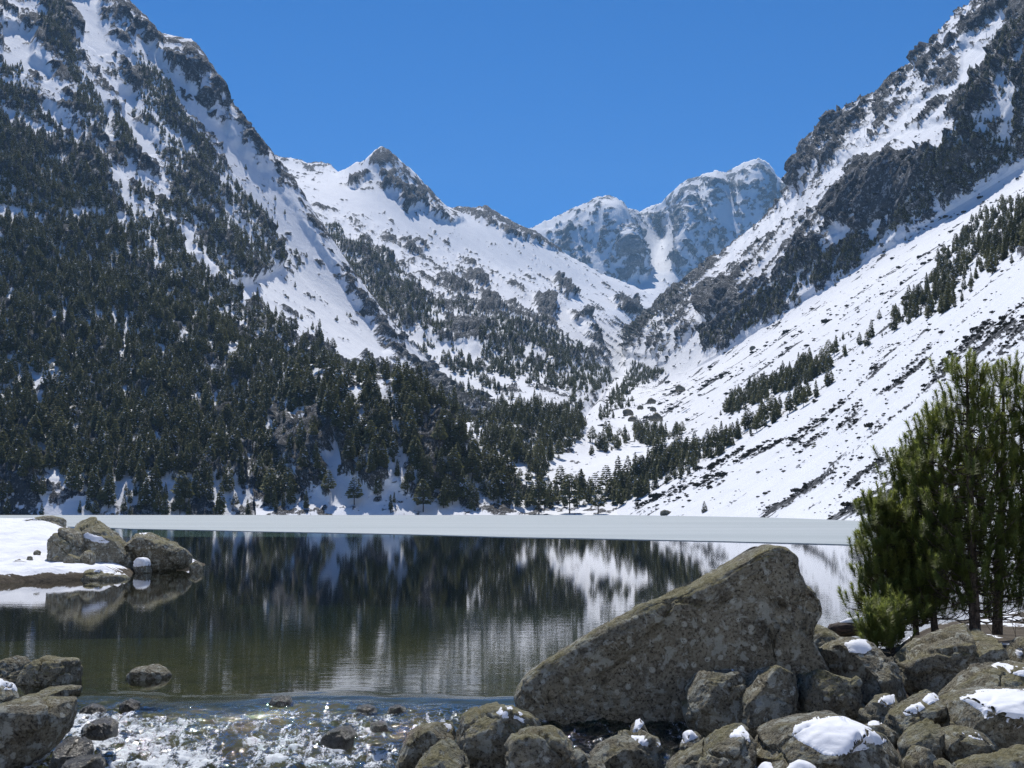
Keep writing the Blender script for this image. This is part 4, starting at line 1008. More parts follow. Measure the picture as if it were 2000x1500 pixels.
def make_rock(outline, Y, T, seed, label, snow=(), sub=5, e=0.48, top=(40, 0.80), nfac=7, rough=0.05, mat=None, name="boulder", group=None, thick=0.05, cat="rock", bump2=1.0, few=0, frac=0.10):
    r = np.random.default_rng(seed)
    o = np.array(outline, float); W = at(o[:, 0], o[:, 1], Y); poly = W[:, [0, 2]]
    x, z = poly[:, 0], poly[:, 1]; x1, z1 = np.roll(x, -1), np.roll(z, -1); cr = x * z1 - x1 * z; A = cr.sum() / 2
    c = np.array([((x + x1) * cr).sum(), ((z + z1) * cr).sum()]) / (6 * A)
    th, R = polar(poly, c)
    D, Tr = ico(sub)
    size = math.sqrt(abs(A))
    jit = fbm(D * 1.3 + seed, 3, 0.5, seed=seed) * 0.12
    t_ = np.arctan2(D[:, 2], D[:, 0]); lat = np.clip(np.hypot(D[:, 0], D[:, 2]), 1e-6, 1)
    Rt = np.interp(t_, np.append(th, np.pi), np.append(R, R[0]))
    sfac = lat ** e; dep = np.sign(D[:, 1]) * np.abs(D[:, 1]) ** e * (1 + jit)
    P = np.stack([Rt * sfac * np.cos(t_), T * dep, Rt * sfac * np.sin(t_)], -1)
    sc = np.array([P[:, 0].std(), P[:, 1].std(), P[:, 2].std()]) * 1.7
    Q = P / sc
    planes = []
    a = math.radians(top[0]); nx = r.normal() * 0.22
    planes.append((np.array([nx, -math.sin(a), math.cos(a)]), top[1]))
    for k in range(nfac):
        v = np.array([r.normal() * 0.75, -abs(r.normal()) - 0.35, r.normal() * 0.55]); planes.append((v, 0.62 + 0.23 * r.random()))
    for k in range(0 if few else 14):
        v = r.normal(size=3); v[1] = -abs(v[1]); planes.append((v, 0.80 + 0.14 * r.random()))
    for k in range(3):
        v = np.array([r.normal() * 0.6, abs(r.normal()) + 0.2, r.normal() * 0.5]); planes.append((v, 0.8 + 0.15 * r.random()))
    for n, f in planes:
        n = n / np.linalg.norm(n); s_ = Q @ n; h = s_.max() * f
        Q = Q - n * (np.maximum(s_ - h, 0) * 0.97)[:, None]
    P = Q * sc
    N = vnormals(P, Tr)
    if (N * P).sum(1).mean() < 0: N, Tr2 = -N, Tr[:, ::-1]
    else: Tr2 = Tr
    big = fbm(P / size * 1.5 + seed * 3.1, 4, 0.55, seed=seed + 1)
    rid = fbm(P / size * np.array([3.2, 3.2, 5.0]) + seed * 1.7, 6, 0.62, seed=seed + 2, ridged=True)
    stepn = fbm(P / size * 5.5 + seed, 5, 0.65, seed=seed + 3)
    # fracture blocks: each cell stands a little proud or back, with a groove between cells
    nb_ = 9 if few else 11
    sd_ = r.normal(size=(nb_, 3)) * np.array([0.9, 0.5, 0.75]); Qn = Q * np.array([1, 1, 1.25]) + 0.16 * np.stack([big, rid * 0.6, stepn], -1)
    dd = np.linalg.norm(Qn[:, None] - sd_[None], axis=2); o2 = np.sort(dd, 1); gap = o2[:, 1] - o2[:, 0]
    off = (r.random(nb_) - 0.5)[np.argmin(dd, 1)]
    P = P + N * (size * frac * (off * smooth(0.0, 0.06, gap) * 1.1 - 0.55 * smooth(0.05, 0.0, gap)))[:, None]
    P = P + N * (size * rough * (0.45 * big + 0.62 * (rid - 0.3) + 0.45 * bump2 * stepn))[:, None]
    cen = np.array([c[0], Y, c[1]])
    me = mesh(name, P, Tr2, True)
    ob = link(name, me, mat or MAT_ROCK, label=label, category=cat, group=group)
    ob.location = cen
    N = vnormals(P, Tr2)
    if snow:
        Pw = P + cen; px, py = proj(Pw)
        jn = fbm(Pw * 9.0, 4, 0.55, seed=seed + 9)
        for sp in snow:
            sd = np.full(len(P), -50.0); sd = poly_sd(px, py, sp) + 4.0 * jn
            sd = np.minimum(sd, (N[:, 2] - 0.02) * 26)
            w = max(6.0, 0.5 * (np.max(np.array(sp)[:, 1]) - np.min(np.array(sp)[:, 1])))
            t = np.where(sd > 0, 0.75 * thick * np.sqrt(np.clip(sd / w, 0, 1)) * (1 + 0.25 * jn), np.maximum(sd * 0.003, -0.03))
            keep = (sd[Tr2] > -9).all(1) & ((sd[Tr2] > -2).any(1))
            if keep.sum() < 4: continue
            S = P + (N * 0.35 + np.array([0, 0, 0.65])) * t[:, None]
            used, inv = np.unique(Tr2[keep], return_inverse=True)
            Fk = inv.reshape(-1, 3); Su = S[used]; inner = (sd[used] > 1.5)[:, None]
            cntv = np.zeros(len(used)); [np.add.at(cntv, Fk[:, q], 2) for q in range(3)]
            for _ in range(14):        # settled snow is smoother than the rock below it
                acc = np.zeros_like(Su)
                for q in range(3):
                    np.add.at(acc, Fk[:, q], Su[Fk[:, (q + 1) % 3]]); np.add.at(acc, Fk[:, q], Su[Fk[:, (q + 2) % 3]])
                Su = np.where(inner, 0.4 * Su + 0.6 * acc / cntv[:, None], Su)
            S[used] = Su
            link("snow_cap", mesh("snow_cap", S[used], inv.reshape(-1, 3), True), MAT_SNOW, parent=ob)
    return ob

R_ = [  # outline, distance, half depth, label, snow areas, options
 ([(1008, 1338), (1035, 1312), (1070, 1285), (1150, 1240), (1250, 1185), (1330, 1152), (1400, 1118), (1445, 1090), (1468, 1076), (1490, 1066), (1520, 1068), (1535, 1085), (1540, 1115), (1560, 1142), (1588, 1165), (1592, 1185), (1578, 1212), (1572, 1240), (1600, 1300), (1590, 1420), (1500, 1455), (1400, 1470), (1250, 1475), (1130, 1462), (1060, 1432), (1025, 1392), (1012, 1360)], 12.4, 0.5, "huge wedge-shaped lichen-spotted boulder rising to a blunt peak beside the stream", [], dict(sub=7, e=0.16, top=(40, 1.0), nfac=0, rough=0.036, few=1, frac=0.034)),
 ([(1560, 1300), (1575, 1240), (1600, 1222), (1632, 1240), (1660, 1262), (1690, 1275), (1680, 1320), (1600, 1330)], 13.2, 0.35, "dark low rock half hidden behind the right end of the huge wedge boulder", [], dict(sub=5)),
 ([(1342, 1345), (1352, 1322), (1372, 1312), (1440, 1306), (1470, 1312), (1475, 1360), (1480, 1440), (1440, 1470), (1390, 1462), (1356, 1425), (1342, 1385)], 11.4, 0.4, "blocky split rock with reddish left side right in front of the huge wedge boulder", [[(1428, 1310), (1432, 1294), (1450, 1298), (1472, 1310)]], dict(sub=6, e=0.45, top=(60, 0.93), thick=0.035)),
 ([(1438, 1400), (1452, 1350), (1468, 1318), (1485, 1302), (1520, 1300), (1545, 1311), (1562, 1330), (1572, 1370), (1577, 1425), (1560, 1470), (1470, 1475), (1440, 1440)], 11.25, 0.38, "upright blocky rock leaning against the split rock below the wedge boulder", [], dict(sub=6, e=0.45, top=(60, 0.93))),
 ([(1566, 1320), (1575, 1306), (1602, 1302), (1640, 1320), (1675, 1328), (1690, 1352), (1690, 1395), (1680, 1450), (1600, 1455), (1572, 1430)], 11.3, 0.4, "squarish grey rock with pale lichen patches between the split rock and the snow-capped boulder", [], dict(sub=6, e=0.5, top=(58, 0.92))),
 ([(1583, 1295), (1600, 1278), (1630, 1258), (1660, 1247), (1690, 1245), (1715, 1258), (1735, 1290), (1750, 1320), (1768, 1362), (1760, 1400), (1690, 1410), (1640, 1380), (1600, 1340)], 12.2, 0.5, "mossy boulder with a white snow cap below the left edge of the pines", [[(1648, 1258), (1664, 1248), (1690, 1250), (1706, 1266), (1690, 1276), (1660, 1273)]], dict(sub=6, top=(45, 0.86))),
 ([(1762, 1330), (1768, 1298), (1790, 1278), (1840, 1252), (1880, 1238), (1905, 1230), (1945, 1222), (1962, 1225), (1975, 1260), (1985, 1300), (1985, 1360), (1900, 1390), (1800, 1400), (1765, 1370)], 12.5, 0.6, "large angular grey slab with a flat pale top right under the pine trunks", [], dict(sub=6, e=0.45, top=(52, 0.86), nfac=4)),
 ([(1766, 1300), (1774, 1262), (1795, 1250), (1822, 1258), (1834, 1275), (1830, 1310)], 13.0, 0.2, "small dark rock with a snow smear behind the large angular slab", [[(1804, 1254), (1824, 1258), (1832, 1266), (1815, 1266)]], dict(sub=5, thick=0.03)),
 ([(1978, 1300), (1984, 1264), (2000, 1250), (2050, 1250), (2060, 1320), (1990, 1330)], 12.3, 0.3, "dark rock at the picture edge behind the large angular slab", [[(1983, 1272), (1990, 1262), (1996, 1275), (1988, 1284)]], dict(sub=5)),
 ([(1842, 1380), (1850, 1362), (1880, 1326), (1915, 1305), (1945, 1296), (1990, 1298), (2060, 1312), (2080, 1400), (1950, 1430), (1860, 1420)], 10.9, 0.45, "rounded dark rock with a thin snow stripe along its ridge under the angular slab", [[(1936, 1300), (1950, 1293), (1975, 1300), (2010, 1308), (2080, 1322), (2080, 1342), (1990, 1320), (1960, 1308)]], dict(sub=6, top=(50, 0.88))),
 ([(1830, 1395), (1848, 1370), (1880, 1352), (1930, 1343), (2000, 1345), (2080, 1350), (2090, 1500), (1990, 1500), (1930, 1480), (1870, 1465), (1838, 1430)], 9.8, 0.5, "big rock carrying the broad snow sheet with small paw prints at the picture edge", [[(1872, 1364), (1915, 1346), (2000, 1346), (2090, 1350), (2090, 1462), (1990, 1452), (1950, 1436), (1928, 1412), (1918, 1392), (1892, 1374)]], dict(sub=7, top=(42, 0.80), thick=0.05, rough=0.035, nfac=2)),
 ([(1688, 1400), (1695, 1374), (1720, 1361), (1745, 1358), (1763, 1370), (1760, 1410), (1720, 1430)], 10.7, 0.25, "small snow-topped rock wedged behind the tilted two-patch snow rock", [[(1716, 1370), (1726, 1359), (1746, 1358), (1748, 1372), (1732, 1378)]], dict(sub=5, thick=0.03)),
 ([(1732, 1425), (1735, 1402), (1760, 1384), (1800, 1362), (1830, 1351), (1842, 1358), (1846, 1385), (1830, 1415), (1800, 1445), (1760, 1455)], 10.0, 0.3, "tilted brownish rock with two elongated snow patches beside the broad snow sheet rock", [[(1762, 1392), (1778, 1378), (1798, 1372), (1806, 1382), (1790, 1394), (1770, 1398)], [(1802, 1368), (1812, 1356), (1838, 1351), (1838, 1364), (1815, 1376)]], dict(sub=6, top=(45, 0.82), thick=0.035)),
 ([(1472, 1462), (1485, 1440), (1520, 1422), (1570, 1408), (1640, 1402), (1690, 1415), (1740, 1438), (1772, 1455), (1780, 1490), (1775, 1570), (1600, 1580), (1500, 1560), (1475, 1500)], 9.0, 0.5, "broad flat rock under the largest white snow cushion in the foreground", [[(1552, 1418), (1590, 1402), (1650, 1401), (1690, 1420), (1735, 1447), (1690, 1463), (1645, 1477), (1610, 1474), (1570, 1452), (1546, 1436)]], dict(sub=7, top=(32, 0.72), thick=0.075, nfac=3, rough=0.035)),
 ([(1362, 1560), (1370, 1470), (1395, 1440), (1425, 1426), (1450, 1420), (1468, 1430), (1478, 1465), (1482, 1560)], 9.0, 0.3, "coarse layered rock with a lump of snow on its shoulder in the front row", [[(1422, 1442), (1432, 1426), (1448, 1416), (1463, 1428), (1464, 1448), (1446, 1440)]], dict(sub=6, e=0.5, top=(50, 0.85), thick=0.05, rough=0.06)),
 ([(1270, 1560), (1310, 1498), (1345, 1468), (1378, 1448), (1392, 1450), (1388, 1500), (1360, 1580)], 9.15, 0.25, "narrow slanting slab leaning on the layered rock in the front row", [], dict(sub=5)),
 ([(1148, 1478), (1165, 1455), (1195, 1440), (1225, 1434), (1260, 1440), (1292, 1454), (1303, 1475), (1298, 1540), (1200, 1560), (1155, 1530)], 9.7, 0.3, "rounded rock with a strip of snow below the dark hollow of the wedge boulder", [[(1234, 1438), (1258, 1438), (1290, 1454), (1280, 1462), (1255, 1456)]], dict(sub=6, thick=0.035)),
 ([(1112, 1560), (1125, 1492), (1150, 1480), (1185, 1495), (1205, 1560)], 9.1, 0.2, "small mossy stone at the bottom edge between two larger front rocks", [], dict(sub=5)),
 ([(978, 1580), (985, 1475), (1000, 1442), (1035, 1432), (1060, 1430), (1078, 1427), (1095, 1436), (1120, 1468), (1150, 1495), (1175, 1580)], 8.9, 0.4, "dark speckled front rock with a jagged top at the wedge boulder's low end", [], dict(sub=6, e=0.5, top=(58, 0.93), rough=0.05)),
 ([(893, 1440), (905, 1405), (930, 1392), (965, 1383), (1005, 1386), (1035, 1400), (1062, 1420), (1066, 1445), (1010, 1500), (985, 1580), (915, 1580), (898, 1500)], 9.5, 0.4, "cracked grey rock with a hook of snow on top at the stream edge", [[(970, 1392), (978, 1381), (998, 1380), (1014, 1390), (1034, 1406), (1022, 1411), (998, 1402), (982, 1404)]], dict(sub=6, e=0.5, top=(48, 0.86), rough=0.06, thick=0.04)),
 ([(762, 1560), (780, 1470), (792, 1438), (812, 1424), (850, 1418), (884, 1417), (892, 1440), (880, 1500), (850, 1560)], 9.6, 0.35, "flat-topped dark rock overhanging the rapids with a dab of snow", [[(866, 1424), (868, 1414), (882, 1414), (880, 1430)]], dict(sub=6, e=0.5, top=(40, 0.86), thick=0.03)),
 ([(780, 1600), (815, 1505), (840, 1465), (862, 1447), (885, 1452), (905, 1482), (930, 1600)], 8.9, 0.3, "pointed pale-edged rock in the front row at the edge of the rapids", [], dict(sub=6, e=0.5, top=(45, 0.85))),
 ([(1842, 1470), (1846, 1432), (1862, 1424), (1900, 1428), (1945, 1445), (1957, 1465), (1950, 1510), (1870, 1510)], 9.3, 0.25, "angular rock with a sliver of snow below the broad snow sheet", [[(1878, 1432), (1890, 1426), (1912, 1434), (1922, 1446), (1900, 1442)]], dict(sub=5, thick=0.03)),
 ([(1768, 1460), (1782, 1438), (1805, 1420), (1826, 1408), (1840, 1422), (1850, 1460), (1850, 1520), (1780, 1520)], 9.4, 0.25, "grey pointed rock between the tilted rock and the sliver-snow rock", [], dict(sub=5, top=(48, 0.85))),
 ([(1772, 1580), (1778, 1478), (1795, 1458), (1815, 1462), (1835, 1490), (1835, 1580)], 8.9, 0.2, "brown rusty stone at the bottom edge below the grey pointed rock", [], dict(sub=5)),
 ([(1688, 1440), (1694, 1418), (1712, 1412), (1738, 1422), (1756, 1440), (1740, 1470), (1700, 1470)], 9.7, 0.2, "small reddish stone with snow beside the big snow cushion", [[(1694, 1418), (1700, 1402), (1722, 1396), (1734, 1400), (1728, 1412), (1710, 1416)]], dict(sub=5, thick=0.05)),
 ([(1822, 1600), (1828, 1490), (1850, 1480), (1870, 1500), (1880, 1600)], 8.7, 0.2, "mossy stone at the bottom edge beneath the sliver-snow rock", [], dict(sub=5)),
 ([(1864, 1600), (1872, 1498), (1920, 1476), (1990, 1470), (2080, 1476), (2090, 1600)], 8.8, 0.35, "wide dark rock along the bottom edge beneath the broad snow sheet", [], dict(sub=5)),
 ([(1478, 1600), (1485, 1512), (1520, 1492), (1560, 1486), (1600, 1492), (1640, 1520), (1640, 1600)], 8.6, 0.25, "half-buried stone with a snow hump at the bottom edge below the big snow cushion", [[(1535, 1504), (1545, 1490), (1562, 1480), (1590, 1494), (1600, 1510), (1560, 1512)], [(1476, 1508), (1484, 1486), (1498, 1484), (1512, 1500), (1500, 1512)]], dict(sub=6, thick=0.05)),
 ([(1330, 1470), (1336, 1442), (1352, 1428), (1368, 1436), (1372, 1470)], 10.6, 0.15, "small shaded stone with blue-white snow in the hollow under the wedge boulder", [[(1310, 1448), (1320, 1426), (1350, 1424), (1362, 1440), (1340, 1452)]], dict(sub=5, thick=0.04)),
 ([(1225, 1460), (1236, 1416), (1250, 1404), (1262, 1414), (1278, 1460)], 10.7, 0.14, "little pointed stone with shaded snow in the dark hollow under the wedge boulder", [[(1234, 1432), (1242, 1408), (1252, 1402), (1260, 1412), (1246, 1430)]], dict(sub=5, thick=0.03)),
 # left bank
 ([(-60, 1340), (-40, 1300), (0, 1288), (22, 1280), (42, 1281), (52, 1297), (44, 1318), (36, 1345)], 14.4, 0.3, "flat-topped pale rock at the left picture edge, highest of the stream bank stones", [], dict(sub=6, e=0.5, top=(40, 0.85))),
 ([(34, 1350), (44, 1322), (58, 1302), (78, 1289), (105, 1292), (138, 1294), (148, 1308), (146, 1335), (150, 1362), (90, 1375), (40, 1370)], 13.9, 0.4, "jagged grey rock with a squared end where the lake spills into the stream", [], dict(sub=6, e=0.5, top=(40, 0.84), rough=0.07)),
 ([(58, 1376), (70, 1352), (90, 1342), (125, 1338), (152, 1342), (154, 1358), (130, 1372), (90, 1380)], 13.0, 0.25, "low dark ledge stone at the waterline under the jagged grey rock", [], dict(sub=5)),
 ([(-60, 1420), (-50, 1340), (-10, 1332), (12, 1345), (28, 1368), (24, 1400), (0, 1430)], 11.6, 0.3, "speckled rock with a snow strip at the left picture edge", [[(-40, 1334), (-8, 1326), (12, 1330), (42, 1342), (38, 1350), (8, 1345)]], dict(sub=6, thick=0.05)),
 ([(-80, 1410), (0, 1385), (40, 1371), (85, 1360), (125, 1357), (135, 1372), (134, 1400), (120, 1440), (100, 1470), (60, 1500), (-80, 1520)], 10.6, 0.5, "large dark rounded rock at the left edge overhanging the white water", [], dict(sub=6, top=(38, 0.86), rough=0.035)),
 ([(92, 1520), (105, 1465), (125, 1440), (152, 1434), (168, 1445), (175, 1470), (165, 1520)], 9.9, 0.2, "wet dark brown stone splashed by white water below the large dark rock", [], dict(sub=5, wet=1)),
 ([(100, 1530), (115, 1486), (150, 1474), (195, 1470), (204, 1482), (195, 1530)], 9.4, 0.2, "flat wet reddish stone at the bottom of the white water", [], dict(sub=5, wet=1)),
 # in the stream
 ([(236, 1338), (242, 1320), (262, 1308), (285, 1306), (300, 1300), (318, 1309), (330, 1322), (322, 1343)], 14.2, 0.25, "low dry rock poking out of the lake just before the rapids", [], dict(sub=5, wet=0)),
 ([(150, 1385), (156, 1358), (178, 1348), (200, 1358), (206, 1385)], 12.3, 0.15, "small wet glistening stone next to the dark ledge at the stream head", [], dict(sub=5, wet=1)),
 ([(226, 1375), (232, 1350), (250, 1341), (268, 1350), (272, 1375)], 12.5, 0.15, "small wet reddish stone in the smooth water at the head of the rapids", [], dict(sub=5, wet=1)),
 ([(150, 1440), (160, 1412), (185, 1400), (210, 1398), (222, 1410), (225, 1440)], 10.9, 0.2, "ochre wet stone with water pouring over it above the white water", [], dict(sub=5, wet=1)),
 ([(618, 1465), (628, 1434), (652, 1418), (682, 1411), (694, 1424), (690, 1465)], 10.2, 0.16, "dark wet rock in the middle of the sparkling rapids", [], dict(sub=5, wet=1)),
 ([(520, 1360), (530, 1340), (548, 1332), (566, 1340), (572, 1360)], 12.6, 0.14, "rust-brown submerged stone breaking the smooth sill of the outlet", [], dict(sub=5, wet=1)),
 ([(690, 1375), (698, 1356), (715, 1350), (732, 1358), (736, 1375)], 12.3, 0.13, "greenish rounded stone at the lower edge of the smooth sill", [], dict(sub=5, wet=1)),
 ([(754, 1378), (760, 1358), (775, 1351), (790, 1356), (794, 1378)], 12.3, 0.13, "orange-brown stone beside the greenish stone at the smooth sill", [], dict(sub=5, wet=1)),
 ([(936, 1385), (942, 1366), (965, 1360), (1000, 1363), (1010, 1385)], 12.2, 0.16, "brown wet stone where the sill meets the huge wedge boulder", [], dict(sub=5, wet=1)),
 ([(715, 1425), (722, 1406), (742, 1398), (756, 1406), (760, 1425)], 11.0, 0.12, "olive wet stone among the sparkles above the dark wet rock", [], dict(sub=5, wet=1)),
 # snowy point on the left
 ([(128, 1118), (136, 1060), (142, 1030), (150, 1016), (172, 1013), (195, 1023), (220, 1042), (242, 1066), (256, 1088), (264, 1108), (255, 1125), (180, 1130)], 38.8, 1.0, "largest olive boulder with snow patches on the snowy point in the lake", [[(156, 1046), (168, 1041), (190, 1046), (213, 1058), (205, 1062), (180, 1056)], [(145, 1080), (158, 1068), (160, 1084), (148, 1090)]], dict(sub=6, top=(42, 0.82), rough=0.06, thick=0.08, frac=0.15)),
 ([(80, 1112), (86, 1072), (98, 1046), (118, 1034), (140, 1032), (156, 1048), (162, 1080), (166, 1112), (120, 1122)], 38.0, 0.8, "rounded mossy boulder leaning on the left of the largest olive boulder", [], dict(sub=6, top=(45, 0.84), rough=0.05, frac=0.08)),
 ([(242, 1060), (256, 1046), (272, 1036), (288, 1036), (310, 1048), (340, 1062), (360, 1076), (374, 1095), (368, 1112), (300, 1120), (250, 1115)], 39.5, 1.0, "angular fissured boulder at the tip of the snowy point", [[(272, 1042), (280, 1035), (290, 1037), (284, 1043)]], dict(sub=6, e=0.5, top=(42, 0.85), rough=0.06, thick=0.06)),
 ([(364, 1120), (370, 1104), (382, 1095), (394, 1103), (396, 1112), (390, 1122)], 39.0, 0.3, "small grey stone in the water off the tip of the snowy point", [], dict(sub=4)),
 ([(30, 1035), (36, 1020), (55, 1012), (85, 1008), (120, 1016), (122, 1030), (80, 1040)], 47.0, 0.9, "flat dark slab at the back of the snowy point near the ice", [[(30, 1022), (60, 1012), (80, 1016), (55, 1024)]], dict(sub=5, thick=0.05)),
 ([(120, 1120), (122, 1092), (134, 1080), (155, 1090), (165, 1108), (160, 1125)], 36.6, 0.4, "triangular pale rock leaning on the olive boulder on the point", [], dict(sub=5)),
 ([(152, 1112), (158, 1085), (172, 1072), (182, 1084), (184, 1112)], 36.9, 0.35, "upright split rock against the front of the olive boulder on the point", [], dict(sub=5)),
 ([(258, 1120), (262, 1100), (275, 1092), (290, 1098), (294, 1120)], 38.2, 0.35, "snow-covered stone in the gap between the two boulders on the point", [[(258, 1106), (264, 1092), (290, 1092), (294, 1104)]], dict(sub=5, thick=0.18)),
 ([(140, 1145), (146, 1124), (170, 1114), (200, 1116), (225, 1122), (250, 1128), (262, 1140), (200, 1146)], 34.6, 0.5, "low fissured stone at the waterline in front of the point", [[(176, 1116), (210, 1112), (256, 1114), (260, 1124), (225, 1120)]], dict(sub=5, thick=0.10)),
 ([(-10, 1142), (0, 1130), (20, 1121), (48, 1122), (76, 1132), (70, 1142)], 34.0, 0.5, "long low brown stone awash at the left end of the point", [], dict(sub=5)),
 ([(70, 1135), (80, 1118), (110, 1110), (150, 1112), (158, 1128), (140, 1138)], 34.9, 0.4, "dark snow-lipped bank stone along the front of the point", [[(62, 1118), (90, 1104), (150, 1106), (160, 1114), (110, 1116)]], dict(sub=5, thick=0.12)),
]
for k, (outl, Y, T, lab, sn, op) in enumerate(R_):
    op = dict(op); w = op.pop("wet", 0)
    if w:
        y0 = min(y for x, y in outl); outl = [(x, y0 + (27 if Y > 11.8 else 9) + (y - y0) * 0.8) for x, y in outl]
    grp = "wet stones in the rapids" if w else ("boulders of the snowy point" if Y > 30 else ("stones of the stream bank" if outl[0][0] < 300 and Y < 20 else "boulders of the foreground bank"))
    make_rock(outl, Y, T, 300 + k, lab, sn, mat=MAT_WET if w else None, name="wet_stone" if w else "boulder", group=grp, **op)

for k, (px, py, Y, w) in enumerate([(12, 1044, 44, 16), (20, 1052, 42, 10), (36, 1098, 37, 20), (58, 1090, 37.5, 12), (72, 1080, 38.5, 16), (98, 1062, 41, 14), (22, 1110, 36, 12), (110, 1090, 37, 12)]):
    make_rock([(px - w / 2, py + 5), (px - w * 0.4, py - w * 0.2), (px, py - w * 0.38), (px + w * 0.4, py - w * 0.15), (px + w / 2, py + 5)], Y, w / F * Y * 0.4, 540 + k, "small dark stone poking through the snow of the point left of the olive boulder", sub=4, rough=0.08, name="stone", group="small stones in the snow of the point")

# dark rocks lying on the snow of the valley side
FAR = [(1281, 818, 900, 28, 15, "largest dark boulder on the snow below the right valley side"), (1227, 807, 950, 22, 11, "dark boulder by the stream gully under the valley side"), (1272, 784, 1010, 20, 9, "flat dark boulder higher on the snow above the largest one"),
       (1250, 796, 980, 14, 7, "small boulder left of the flat dark boulder on the snow"), (1276, 799, 960, 14, 7, "small boulder just above the largest dark boulder"), (1329, 759, 1080, 20, 9, "oblong boulder high on the open snow slope"),
       (1235, 819, 900, 18, 8, "low boulder beside the gully left of the largest one"), (1302, 1003, 540, 26, 9, "brown flat rock on the shore at the foot of the snow slope"), (1344, 1004, 520, 26, 9, "second flat rock on the shore, nearer the small bushy conifer"),
       (1470, 681, 1250, 12, 9, "small dark boulder high on the snow under the cliffs"), (1780, 775, 520, 30, 22, "weathered grey outcrop amid the shrubs on the snow slope"), (1690, 832, 450, 22, 18, "dark block among shrubs left of the foreground pines"), (1765, 822, 430, 12, 8, "small stone on the snow near the dark block")]
for k, (px, py, Y, w, h, lab) in enumerate(FAR):
    q = np.random.default_rng(k).random(8); h = h * 0.8
    outl = [(px - w / 2, py + 4), (px - w * (0.30 + 0.2 * q[0]), py - h * (0.2 + 0.5 * q[1])), (px - w * 0.2 * q[2], py - h), (px + w * (0.1 + 0.2 * q[3]), py - h * (0.55 + 0.4 * q[4])), (px + w * 0.45, py - h * 0.5 * q[5]), (px + w * 0.5, py + 4)]
    make_rock(outl, Y, w / F * Y * 0.4, 500 + k, lab, sub=4, rough=0.11, mat=MAT_DARK, group="dark rocks on the snow")

# dark log at the water's edge
lg = at([1618, 1650, 1700, 1760], [1232, 1229, 1224, 1220], [17.2, 17.2, 17.3, 17.4])
u = np.linspace(0, 1, 30); C3 = np.stack([np.interp(u, [0, 0.3, 0.65, 1], lg[:, k]) for k in range(3)], -1)
rad = 0.085 + 0.02 * u; rad[0] = 0.05; rad[1] = 0.078
lv, lf = tube(C3, rad, 24)
lv = lv + (fbm(lv * 7, 4, 0.6, seed=77) * 0.02)[:, None] * np.array([0.3, 0.3, 1.0])
capc = len(lv); lv = np.concatenate([lv, C3[:1] + np.array([[-0.01, 0, 0]])])
capf = [[capc, (k + 1) % 24, k, k] for k in range(24)]
m, nt, out = new_mat("wet_bark"); s = NT(nt); p = s.pos(); nz = s.noise(s.map(p, (2, 8, 8)), 4.0, 6, 0.7)
nt.links.new(s.bsdf(s.mix(s.ramp(nz, 0.4, 0.6), C(0.022, 0.018, 0.015), C(0.085, 0.055, 0.04)), 0.7, 0.3, s.bump(nz, 1.0, 0.03)), out.inputs[0]); MAT_LOG = m
b = Bag(); b.add(lv, lf); b.add(lv, np.array(capf)[:, :3])
log = link("fallen_log", b.mesh("fallen_log", True), MAT_LOG, label="dark fallen log with snow along its top at the water behind the boulders", category="log")
su = C3[6:]; sv, sf = tube(su + np.array([0, 0, 0.075]), 0.07 * np.sin(np.linspace(0.15, 2.6, len(su))) + 0.01, 12)
sv[:, 2] = sv[:, 2] + 0.012 * fbm(sv * 9, 3, seed=3)
link("snow_cap", mesh("snow_cap", sv, sf), MAT_SNOW, parent=log)
# ------------------------------------------------------------------ mountain pines in the foreground
m, nt, out = new_mat("pine_needles"); s = NT(nt); p = s.pos()
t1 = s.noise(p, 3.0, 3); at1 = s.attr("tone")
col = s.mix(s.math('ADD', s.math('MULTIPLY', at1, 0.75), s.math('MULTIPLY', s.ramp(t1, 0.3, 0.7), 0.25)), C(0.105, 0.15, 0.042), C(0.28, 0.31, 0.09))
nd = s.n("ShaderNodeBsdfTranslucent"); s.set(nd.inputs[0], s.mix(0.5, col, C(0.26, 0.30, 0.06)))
mx = s.n("ShaderNodeMixShader"); mx.inputs[0].default_value = 0.58; s.set(mx.inputs[1], s.bsdf(col, 0.5, 0.35)); s.set(mx.inputs[2], nd.outputs[0])
nt.links.new(mx.outputs[0], out.inputs[0]); MAT_NEEDLE = m
m, nt, out = new_mat("pine_bark"); s = NT(nt); p = s.pos(); nz = s.noise(s.map(p, (1, 1, 0.4)), 30.0, 6, 0.7)
nt.links.new(s.bsdf(s.mix(s.ramp(nz, 0.4, 0.62), C(0.035, 0.030, 0.026), C(0.13, 0.105, 0.085)), 0.9, 0.15, s.bump(nz, 1.0, 0.015)), out.inputs[0]); MAT_PBARK = m

